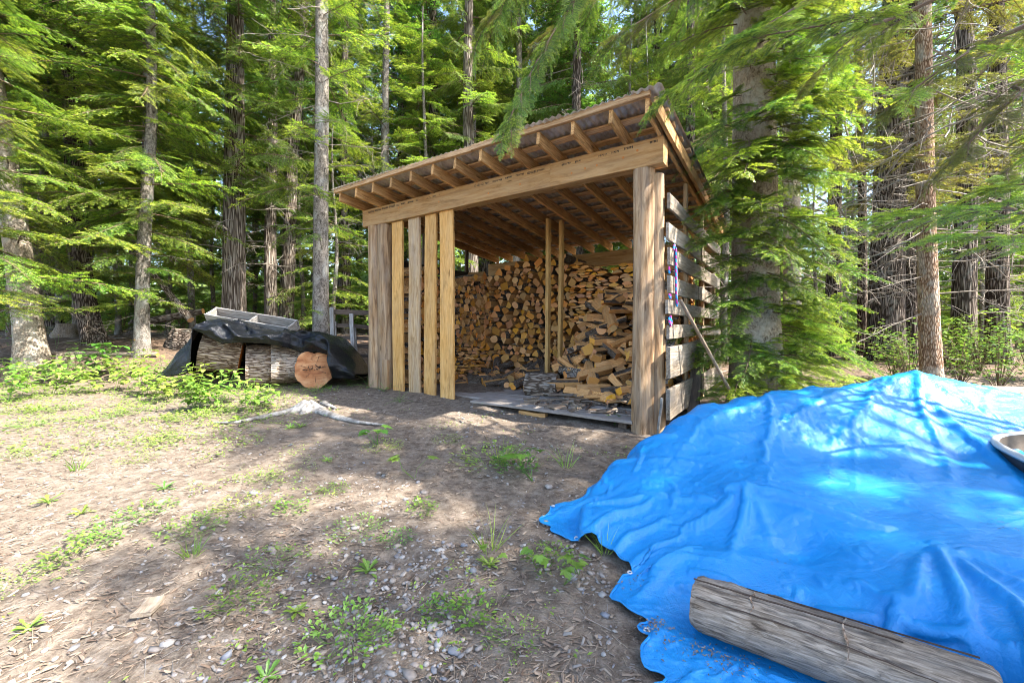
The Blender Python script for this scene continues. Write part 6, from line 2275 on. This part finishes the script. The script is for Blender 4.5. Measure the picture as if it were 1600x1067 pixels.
PLANTS = [
    ('dandelion', 575, 893, 1.0, 'dandelion rosette with upright leaves in the middle of the gravel'),
    ('dandelion', 470, 668, 1.1, 'dandelion rosette just in front of the silver stump'),
    ('dandelion', 453, 670, 0.9, 'smaller dandelion rosette left of another one before the silver stump'),
    ('dandelion', 44, 985, 0.8, 'large pale dandelion rosette in the lower left corner'),
    ('dandelion', 256, 765, 1.0, 'dark-leaved dandelion rosette in sunlit soil near the shadow edge'),
    ('dandelion', 415, 1062, 0.7, 'dandelion rosette cut by the lower edge of the picture'),
    ('dandelion', 75, 786, 1.1, 'dandelion rosette in the sunlit soil at the left edge'),
    ('dandelion', 128, 803, 1.0, 'dandelion rosette right of a larger one at the left edge'),
    ('dandelion', 512, 720, 0.7, 'tiny dandelion rosette in a sunlit patch below the stump'),
    ('dandelion', 464, 958, 0.8, 'dandelion seedling left of the lime weed clump'),
    ('dandelion', 765, 885, 0.8, 'dandelion rosette left of the lobed seedlings by the tarp'),
    ('dandelion', 372, 660, 1.7, 'broad-leaved dandelion at the left root of the silver stump'),
    ('lime_clump', 545, 1000, 1.1, 'lime-green weed cushion in the foreground gravel'),
    ('weed_clump', 590, 995, 0.7, 'small weed clump right of the lime cushion'),
    ('weed_clump', 370, 940, 1.1, 'weed clump in the dark shadow beside the scrap board'),
    ('weed_clump', 372, 795, 1.2, 'weed clump where the tree shadow begins'),
    ('weed_clump', 170, 832, 1.3, 'dense weed clump in sun left of the shadow'),
    ('weed_clump', 150, 855, 1.0, 'weed clump just below the dense sunlit one'),
    ('weed_clump', 95, 880, 1.0, 'weed clump on sunlit soil above the pale dandelion'),
    ('weed_clump', 235, 800, 1.1, 'weed clump on sunlit soil beside the dark-leaved dandelion'),
    ('weed_clump', 410, 750, 1.0, 'slender weed clump in shade below the stump'),
    ('weed_clump', 660, 800, 1.0, 'weed clump in the shaded gravel centre'),
    ('weed_clump', 560, 830, 1.1, 'weed clump in shade left of the gravel centre'),
    ('weed_clump', 620, 845, 0.8, 'low weed clump between two others in the shaded gravel'),
    ('weed_clump', 735, 965, 1.0, 'weed clump low in the gravel toward the log'),
    ('weed_clump', 680, 960, 0.7, 'small weed clump left of one low in the gravel'),
    ('grass_tuft', 780, 725, 1.1, 'grassy tuft left of the big lobed leaf'),
    ('weed_clump', 765, 722, 2.2, 'leafy weed clump before the opening of the shed'),
    ('weed_clump', 805, 735, 1.8, 'weed clump touching the big lobed leaf'),
    ('maple_seedling', 832, 752, 2.0, 'seedling with big lobed leaves before the shed'),
    ('grass_tuft', 885, 730, 1.0, 'fine grass tuft near the corner of the blue tarp'),
    ('maple_seedling', 648, 748, 1.5, 'broad-leaved seedling in shade below the deck'),
    ('maple_seedling', 590, 695, 1.6, 'broad-leaved seedling in shade right of the stump root'),
    ('weed_clump', 600, 700, 1.2, 'low weeds under the broad-leaved seedling by the stump root'),
    ('maple_seedling', 838, 888, 0.9, 'lobed seedling left of the lime-leaved one by the tarp hem'),
    ('maple_seedling', 880, 915, 0.9, 'lime lobed seedling close to the tarp hem'),
    ('maple_seedling', 905, 900, 0.75, 'lobed seedling nearest to the tarp hem'),
    ('weed_clump', 860, 880, 1.1, 'weeds among the lobed seedlings by the tarp'),
    ('grass_tuft', 765, 860, 1.0, 'grass tuft in the gravel above the lobed seedlings'),
    ('grass_tuft', 945, 865, 0.7, 'tall grass tuft growing against the gathered tarp hem'),
    ('maple_seedling', 770, 885, 0.7, 'tiny seedling beside a dandelion in the gravel'),
    ('thimbleberry', 100, 600, 1.2, 'bright leafy thicket plant at the left under the leaning fir'),
    ('thimbleberry', 40, 600, 1.1, 'leafy thicket plant at the left picture edge'),
    ('thimbleberry', 178, 612, 1.2, 'bright leafy thicket plant below the yellow flowers'),
    ('thimbleberry', 232, 618, 1.1, 'leafy thicket plant left of the black tarp'),
    ('thimbleberry', 285, 622, 1.2, 'leafy plant growing before the left end of the black tarp'),
    ('thimbleberry', 345, 632, 1.1, 'leafy plant in front of the tipped log round'),
    ('thimbleberry', 398, 640, 1.0, 'leafy plant in front of the two lying log rounds'),
    ('thimbleberry', 140, 590, 1.4, 'tall leafy thicket plant beside the slim flecked trunk'),
    ('thimbleberry', 68, 618, 1.2, 'low leafy thicket plant in front of the leaning fir'),
    ('thimbleberry', 205, 590, 1.2, 'leafy thicket plant right under the yellow flowers'),
    ('thimbleberry', 258, 596, 1.1, 'leafy thicket plant against the left fold of the black tarp'),
    ('thimbleberry', 312, 640, 1.0, 'leafy plant reaching up before the tipped round'),
    ('thimbleberry', 10, 630, 1.2, 'leafy thicket plant at the very left edge of the clearing'),
    ('lime_clump', 150, 655, 1.7, 'broad lime ground weed in the sun below the thicket'),
    ('lime_clump', 345, 645, 1.4, 'lime ground weed under the leafy plants before the rounds'),
    ('lime_clump', 50, 665, 1.5, 'lime ground weed low at the left of the clearing'),
    ('lime_clump', 250, 690, 1.0, 'small lime weed patch on bare sunlit soil'),
    ('weed_clump', 455, 800, 1.0, 'weed clump inside the tree shadow left of centre'),
    ('weed_clump', 520, 770, 0.9, 'weed clump below the dandelion in the sunlit patch'),
    ('weed_clump', 700, 690, 1.0, 'weed clump in front of the second front plank'),
    ('lime_clump', 300, 830, 1.0, 'lime weed patch at the edge of the tree shadow'),
    ('weed_clump', 420, 880, 0.9, 'weed clump deep in the tree shadow'),
    ('weed_clump', 800, 1000, 0.8, 'weed clump in the gravel left of the tarp litter'),
    ('lime_clump', 215, 645, 1.6, 'sunlit lime ground weed below the leafy thicket'),
    ('lime_clump', 90, 640, 1.7, 'sunlit lime ground weed at the left of the clearing'),
    ('lime_clump', 290, 655, 1.5, 'sunlit lime ground weed left of the silver root'),
    ('lime_clump', 20, 645, 1.5, 'sunlit lime ground weed at the left picture edge'),
    ('weed_clump', 500, 612, 1.5, 'pale feathery weed at the foot of the red-faced round'),
    ('fern', 600, 612, 0.9, 'fern-like plant at the foot of the left log post'),
    ('fern', 575, 606, 0.9, 'fern-like plant between the black tarp and the left log post'),
    ('fern', 545, 600, 0.8, 'fern-like plant over the right end of the black tarp'),
    ('fern', 625, 628, 0.7, 'fern-like plant under the front planks'),
    ('maple_seedling', 852, 650, 0.9, 'seedling in front of the deck edge'),
    ('maple_seedling', 960, 665, 1.0, 'seedling beside the foot of the right log post'),
    ('weed_clump', 20, 715, 1.0, 'weed clump at the left picture edge in sun'),
    ('weed_clump', 215, 720, 1.0, 'tall thin weed in the sunlit soil below the thicket'),
    ('grass_tuft', 120, 735, 0.9, 'thin grass tuft in sunlit soil at the left'),
    ('weed_clump', 10, 915, 1.0, 'weed clump at the left edge above the pale dandelion'),
    ('grass_tuft', 300, 870, 0.8, 'small grass tuft in the shadow left of the gravel'),
]


def build_plants():
    g = random.Random(8)
    for (kd, px, py, sc, lab) in PLANTS:
        p = ground_hit(px, py)
        me = g.choice(PROTO[kd])
        nm = {'lime_clump': 'weed_clump'}.get(kd, kd)
        o = obj(nm, me, None, Matrix.Translation(p - Vector((0, 0, 0.004))) @ Matrix.Rotation(g.uniform(0, 6.28), 4, 'Z') @ Matrix.Scale(sc, 4))
        tag(o, lab, 'fern' if kd == 'fern' else 'grass' if kd == 'grass_tuft' else 'shrub' if kd == 'thimbleberry' else 'weed')
    # shrubs under the trees
    k = 0
    for (px, Y, sc, lab) in ((1395, 7.2, 0.7, 'leafy shrub at the foot of the massive cedar'), (1420, 6.6, 0.8, 'leafy shrub left of the scaly pine'), (1500, 6.6, 0.8, 'leafy shrub right of the scaly pine'), (1560, 6.3, 0.75, 'leafy shrub at the right edge behind the tarp'), (1530, 7.6, 0.9, 'taller leafy shrub before the dark trunks'), (1610, 7.2, 0.9, 'leafy shrub cut by the right picture edge'), (1480, 8.2, 0.9, 'leafy shrub between the dark trunks'),
                             (1250, 8.6, 0.6, 'low shrub behind the mottled firs'), (1320, 9.0, 0.5, 'low shrub in the bright gap'), (20, 9.5, 0.9, 'leafy shrub behind the leaning fir'), (-60, 7.6, 0.9, 'leafy shrub at the left picture edge'), (285, 11.5, 0.9, 'leafy shrub behind the slim flecked trunk'), (470, 12.0, 0.8, 'leafy shrub behind the tall grey fir'), (190, 12.5, 1.0, 'leafy shrub deep behind the slim flecked trunk'), (590, 11.2, 0.9, 'leafy shrub behind the pallet gate'), (680, 12.5, 1.0, 'leafy shrub behind the left end of the shed'), (330, 14, 1.2, 'large leafy shrub behind the stout cedar'), (90, 14, 1.2, 'large leafy shrub deep behind the bending trunk'), (530, 14.5, 1.2, 'large leafy shrub deep behind the tall grey fir')):
        X = X_at(px, Y)
        o = obj('shrub', PROTO['shrub'][k % 2], None, Matrix.Translation((X, Y, gzf(X, Y))) @ Matrix.Rotation(g.uniform(0, 6.28), 4, 'Z') @ Matrix.Scale(sc, 4))
        tag(o, lab, 'shrub', 'shrubs under the trees')
        k += 1
    # yellow flowers
    for (px, py, n, lab) in ((208, 560, 5, 'cluster of yellow flower heads on thin stems left of the black tarp'), (88, 545, 2, 'lone yellow flower by the leaning fir')):
        p = ground_hit(px, py)
        t = empty('yellow_flower', p)
        tag(t, lab, 'flower')
        for k in range(n):
            fb = FB()
            top = np.array([g.uniform(-0.12, 0.12), g.uniform(-0.1, 0.1), g.uniform(0.26, 0.36)])
            stem(fb, (0, 0, 0), top, 0.0025)
            obj('stem', fb.mesh('stem', LF), t, Matrix.Translation(p))
            fb = FB()
            for q in range(12):
                a = 6.28 * q / 12
                leaf(fb, top, (math.cos(a), math.sin(a), 0.35), (0, 0, 1), 0.03, 0.014, 0.5, (0.4, 1, 0.6), 0.1, 0.1)
            obj('flower_head', fb.mesh('flower_head', [MAT['petal']]), t, Matrix.Translation(p))


build_plants()

# ------------------------------------------------------------------ fallen wood in the background
def build_fallen():
    def pole(a, b, r, bark_, lab, name='fallen_log'):
        me = log_mesh(name, (b - a).length, r, r * 0.7, [MAT[bark_], MAT['end']], 10, 14, 0.05, 0.05, 0.03)
        # lie along world Z grain: bark runs along local X here
        o = obj(name, me, None, frame(a, b - a))
        tag(o, lab, 'log')
    pole(PX(298, 500, 9.3), PX(225, 405, 9.8), 0.07, 'bark_log', 'leaning dark pole behind the black tarp')
    pole(PX(40, 478, 11.0), PX(140, 462, 11.4), 0.11, 'log_grey', 'bleached log caught behind the bending dark trunk')
    pole(PX(215, 505, 10.4), PX(320, 488, 10.6), 0.10, 'bark_log', 'dark fallen log behind the slim flecked trunk')
    pole(ground_hit(1255, 558) + Vector((0, 0, 0.05)), ground_hit(1345, 552) + Vector((0, 0, 0.06)), 0.07, 'log_grey', 'pale fallen log on the ground in the bright gap')
    pole(ground_hit(30, 556) + Vector((0, 0, 0.04)), ground_hit(250, 556) + Vector((0, 0, 0.04)), 0.06, 'log_grey', 'thin bleached branch lying before the yellow flowers')
    # old stumps
    for (px, py, Y, r, lab) in ((283, 520, 8.9, 0.22, 'dark rotten stump behind the left end of the black tarp'), (100, 540, 7.6, 0.14, 'low grey weathered stump near the leaning fir'), (108, 505, 10.5, 0.28, 'pale weathered stump behind the bending dark trunk')):
        X = X_at(px, Y)
        z = gzf(X, Y)
        me = log_mesh('old_stump', 0.42, r * 1.25, r * 0.8, [MAT['bark_dark' if r == 0.22 else 'log_grey'], MAT['mud' if r == 0.22 else 'log_grey']], 8, 22, 0.12, 0.12, flute=0.1, nfl=5)
        o = obj('old_stump', me, None, frame((X, Y, z - 0.08), (0.05, 0, 1), (1, 0, 0)))
        tag(o, lab, 'stump')
    # scrap board in the sun
    p = ground_hit(233, 955)
    o = obj('scrap_board', board_mesh('scrap_board', 0.125, 0.07, 0.018, MAT['slat_grey'], 3), None, frame(p + Vector((0, 0, 0.014)), (0.32, -0.95, 0.02), (0.03, 0, 1)))
    tag(o, 'small scrap of grey board on the sunlit soil', 'board')
    # loose twiggy sticks
    fb = FB()
    g = np.random.default_rng(44)
    for k in range(700):
        Y = g.uniform(7.2, 15)
        X = g.uniform(-1.25, 1.25) * Y
        if -2.6 < X < 3.2 and Y < 10.2:
            continue
        a = g.uniform(0, 6.28)
        L = g.uniform(0.15, 0.9)
        b = np.array([X, Y, gzf(X, Y) + 0.01])
        e = b + np.array([math.cos(a) * L, math.sin(a) * L, 0])
        e[2] = gzf(e[0], e[1]) + g.uniform(0.01, 0.12)
        m = (b + e) / 2 + g.normal(0, 0.04, 3)
        m[2] = max(m[2], gzf(m[0], m[1]) + 0.01)
        tube(fb, [b, m, e], 0.008 * g.uniform(0.5, 1.6), 0.003, 3, 0)
    o = obj('forest_litter', fb.mesh('forest_litter', [MAT['twig']]))
    tag(o, 'fallen sticks strewn over the forest floor', kind='stuff')


build_fallen()

# ------------------------------------------------------------------ gravel, chips and small ground cover
def build_scatter():
    g = np.random.default_rng(99)
    ico = np.array([(0, -1, 1.618), (0, 1, 1.618), (0, -1, -1.618), (0, 1, -1.618), (1.618, 0, 1), (-1.618, 0, 1), (1.618, 0, -1), (-1.618, 0, -1), (1, 1.618, 0), (-1, 1.618, 0), (1, -1.618, 0), (-1, -1.618, 0)]) / 1.9
    icf = np.array([(0, 4, 1), (0, 1, 5), (1, 4, 8), (1, 8, 9), (1, 9, 5), (0, 5, 11), (0, 11, 10), (0, 10, 4), (4, 10, 6), (4, 6, 8), (8, 6, 3), (8, 3, 9), (9, 3, 7), (9, 7, 5), (5, 7, 11), (11, 7, 2), (11, 2, 10), (10, 2, 6), (6, 2, 3), (3, 7, 2)])
    # fix winding by distance test
    for k, f in enumerate(icf):
        n = np.cross(ico[f[1]] - ico[f[0]], ico[f[2]] - ico[f[0]])
        if n @ ico[f].sum(0) < 0:
            icf[k] = f[::-1]

    def inside_tarp(x, y):
        O = np.array(OUT)
        c = np.zeros(len(x), bool)
        j = len(O) - 1
        for i in range(len(O)):
            cond = ((O[i, 1] > y) != (O[j, 1] > y)) & (x < (O[j, 0] - O[i, 0]) * (y - O[i, 1]) / (O[j, 1] - O[i, 1] + 1e-12) + O[i, 0])
            c ^= cond
            j = i
        return c

    def spots(n, bias):
        Y = 0.95 + 5.9 * g.uniform(0, 1, n) ** bias
        X = g.uniform(-1.28, 1.28, n) * Y
        su = (X - SR.x) * SU.x + (Y - SR.y) * SU.y
        sv = (X - SR.x) * SV.x + (Y - SR.y) * SV.y
        keep = ~inside_tarp(X, Y) & ~((su > -0.2) & (su < 4.5) & (sv > -0.05))
        return X[keep], Y[keep]
    # pebbles
    X, Y = spots(26000, 1.9)
    grav = np.exp(-((X - 0.15) / 0.75) ** 2) * smooth(4.6, 2.4, Y) + 0.25 * np.exp(-((X + 0.3) / 1.2) ** 2) + 0.12
    grav *= 0.55 + 0.8 * vnoise(X * 2.3, Y * 2.3, 31)
    keep = g.uniform(0, 1, len(X)) < grav * 1.15
    X, Y = X[keep], Y[keep]
    n = len(X)
    sz = 0.0065 * np.exp(g.normal(0, 0.42, n)) + 0.0015
    a = g.uniform(0, 6.28, n)
    base = ico[None] * (1 + g.normal(0, 0.16, (n, 12, 1)))
    sx, sy, szz = sz * g.uniform(0.9, 1.7, n), sz * g.uniform(0.8, 1.2, n), sz * g.uniform(0.35, 0.7, n)
    b = base * np.stack([sx, sy, szz], -1)[:, None]
    tl = g.normal(0, 0.25, n)
    bx = b[..., 0] * np.cos(a)[:, None] - b[..., 1] * np.sin(a)[:, None]
    by = b[..., 0] * np.sin(a)[:, None] + b[..., 1] * np.cos(a)[:, None]
    bz = b[..., 2] + bx * tl[:, None]
    V = np.stack([bx + X[:, None], by + Y[:, None], bz + (gz(X, Y) + szz * 0.35)[:, None]], -1).reshape(-1, 3)
    F = (icf[None] + (np.arange(n) * 12)[:, None, None]).reshape(-1, 3)
    o = obj('gravel', mesh_np('gravel', V, F, [MAT['pebble']], smooth_shade=True))
    tag(o, 'small grey and tan pebbles scattered over the soil', kind='stuff')
    # bark chips
    X, Y = spots(66000, 1.6)
    keep = g.uniform(0, 1, len(X)) < 0.45 + 0.55 * vnoise(X * 1.7, Y * 1.7, 33)
    X, Y = X[keep], Y[keep]
    n = len(X)
    L = np.minimum(0.0075 * np.exp(g.normal(0, 0.55, n)) + 0.0035, 0.021)
    W = L * g.uniform(0.18, 0.55, n)
    a = g.normal(0.25, 0.9, n)
    ca, sa = np.cos(a), np.sin(a)
    tilt = g.normal(0, 0.22, n)
    roll = g.normal(0, 0.3, n)
    P = []
    for (u, v, z) in ((-1, -0.6, 0), (-0.9, 0.7, 0), (0.9, 0.5, 0), (1, -0.7, 0), (-0.5, 0.1, 0.5), (0.6, -0.1, 0.5)):
        px_ = u * L * (1 + g.normal(0, 0.1, n))
        py_ = v * W * (1 + g.normal(0, 0.15, n))
        pz_ = z * W * 0.8 + px_ * tilt + py_ * roll + 0.004
        P.append(np.stack([X + px_ * ca - py_ * sa, Y + px_ * sa + py_ * ca, gz(X, Y) + pz_], -1))
    V = np.stack(P, 1).reshape(-1, 3)
    f = np.array([(0, 3, 5), (0, 5, 4), (1, 4, 5), (1, 5, 2), (0, 4, 1), (3, 2, 5)])
    F = (f[None] + (np.arange(n) * 6)[:, None, None]).reshape(-1, 3)
    o = obj('bark_chips', mesh_np('bark_chips', V, F, [MAT['chip']]))
    tag(o, 'bark chips and wood crumbs covering the clearing', kind='stuff')
    # thin needles, stems and slivers
    X, Y = spots(9000, 1.5)
    n = len(X)
    L = 0.02 * np.exp(g.normal(0, 0.6, n))
    a = g.uniform(0, 6.28, n)
    d = np.stack([np.cos(a) * L, np.sin(a) * L, g.normal(0, 0.12, n) * L], -1)
    s = np.stack([-np.sin(a), np.cos(a), np.zeros(n)], -1) * 0.0013
    c = np.stack([X, Y, gz(X, Y) + 0.006], -1)
    up = np.array([0, 0, 0.0015])
    V = np.stack([c - d - s, c - d + s, c - d + up, c + d - s, c + d + s, c + d + up], 1).reshape(-1, 3)
    f = np.array([(0, 3, 5), (0, 5, 2), (2, 5, 4), (2, 4, 1)])
    F = (f[None] + (np.arange(n) * 6)[:, None, None]).reshape(-1, 3)
    o = obj('needle_litter', mesh_np('needle_litter', V, F, [MAT['chip']]))
    tag(o, 'dry needles and slivers littering the soil', kind='stuff')
    # tiny seedlings spread in patches
    X, Y = spots(46000, 1.1)
    dens = smooth(0.15, 0.75, vnoise(X * 1.1 + 4, Y * 1.1, 41) * 0.7 + vnoise(X * 3.1, Y * 3.1, 42) * 0.5) * 0.35
    left = smooth(-1.5, -4.0, X) * smooth(3.6, 5.2, Y)
    dens = dens * (0.35 + 0.65 * smooth(1.6, 2.8, Y))
    dens = dens * (0.7 + 0.5 * smooth(0.4, -1.2, X)) + left * 0.85 * smooth(-0.3, 0.4, vnoise(X * 1.6, Y * 1.6, 43) + 0.3)
    keep = g.uniform(0, 1, len(X)) < dens
    X, Y = X[keep], Y[keep]
    fb = FB()
    for x, y in zip(X, Y):
        z = gzf(x, y)
        k = int(g.integers(2, 5))
        h = g.uniform(0.008, 0.05)
        for q in range(k):
            a = g.uniform(0, 6.28)
            L = g.uniform(0.009, 0.024) * (1.5 if (x < -2.2 and y > 3.6) else 1.0)
            leaf(fb, (x + g.normal(0, 0.015), y + g.normal(0, 0.015), z + h * g.uniform(0.4, 1)), (math.cos(a), math.sin(a), g.uniform(-0.1, 0.7)), (0, 0, 1), L, L * 0.6, g.uniform(0.1, 1), (0.2, 1.0, 0.0), 0.2, 0.2)
    o = obj('ground_cover', fb.mesh('ground_cover', [MAT['leaf_lime']]))
    tag(o, 'tiny seedlings and creeping weeds over the soil', kind='stuff')
    # litter caught in the folds of the tarp
    mb = FB()
    for (px, py, n, r) in ((1022, 978, 90, 0.035), (1050, 1000, 30, 0.05), (1115, 1025, 80, 0.05), (1150, 1045, 60, 0.05), (1565, 822, 40, 0.06), (985, 915, 30, 0.05), (1215, 880, 8, 0.03), (1000, 1000, 25, 0.06)):
        c = tarp_hit(px, py)
        for k in range(n):
            x, y = c.x + g.normal(0, r), c.y + g.normal(0, r * 0.6)
            z = sheet_z(x, y) + g.uniform(0.002, 0.008)
            a = g.uniform(0, 6.28)
            L = g.uniform(0.005, 0.016)
            leaf(mb, (x, y, z), (math.cos(a), math.sin(a), g.uniform(-0.2, 0.5)), (0, 0, 1), L, L * g.uniform(0.15, 0.6), 0.5, (0.4, 1.0, 0.2), 0.3, 0.2)
    o = obj('tarp_litter', mb.mesh('tarp_litter', [MAT['chip']]))
    tag(o, 'dry needles and leaf bits caught in the tarp folds', kind='stuff')


build_scatter()
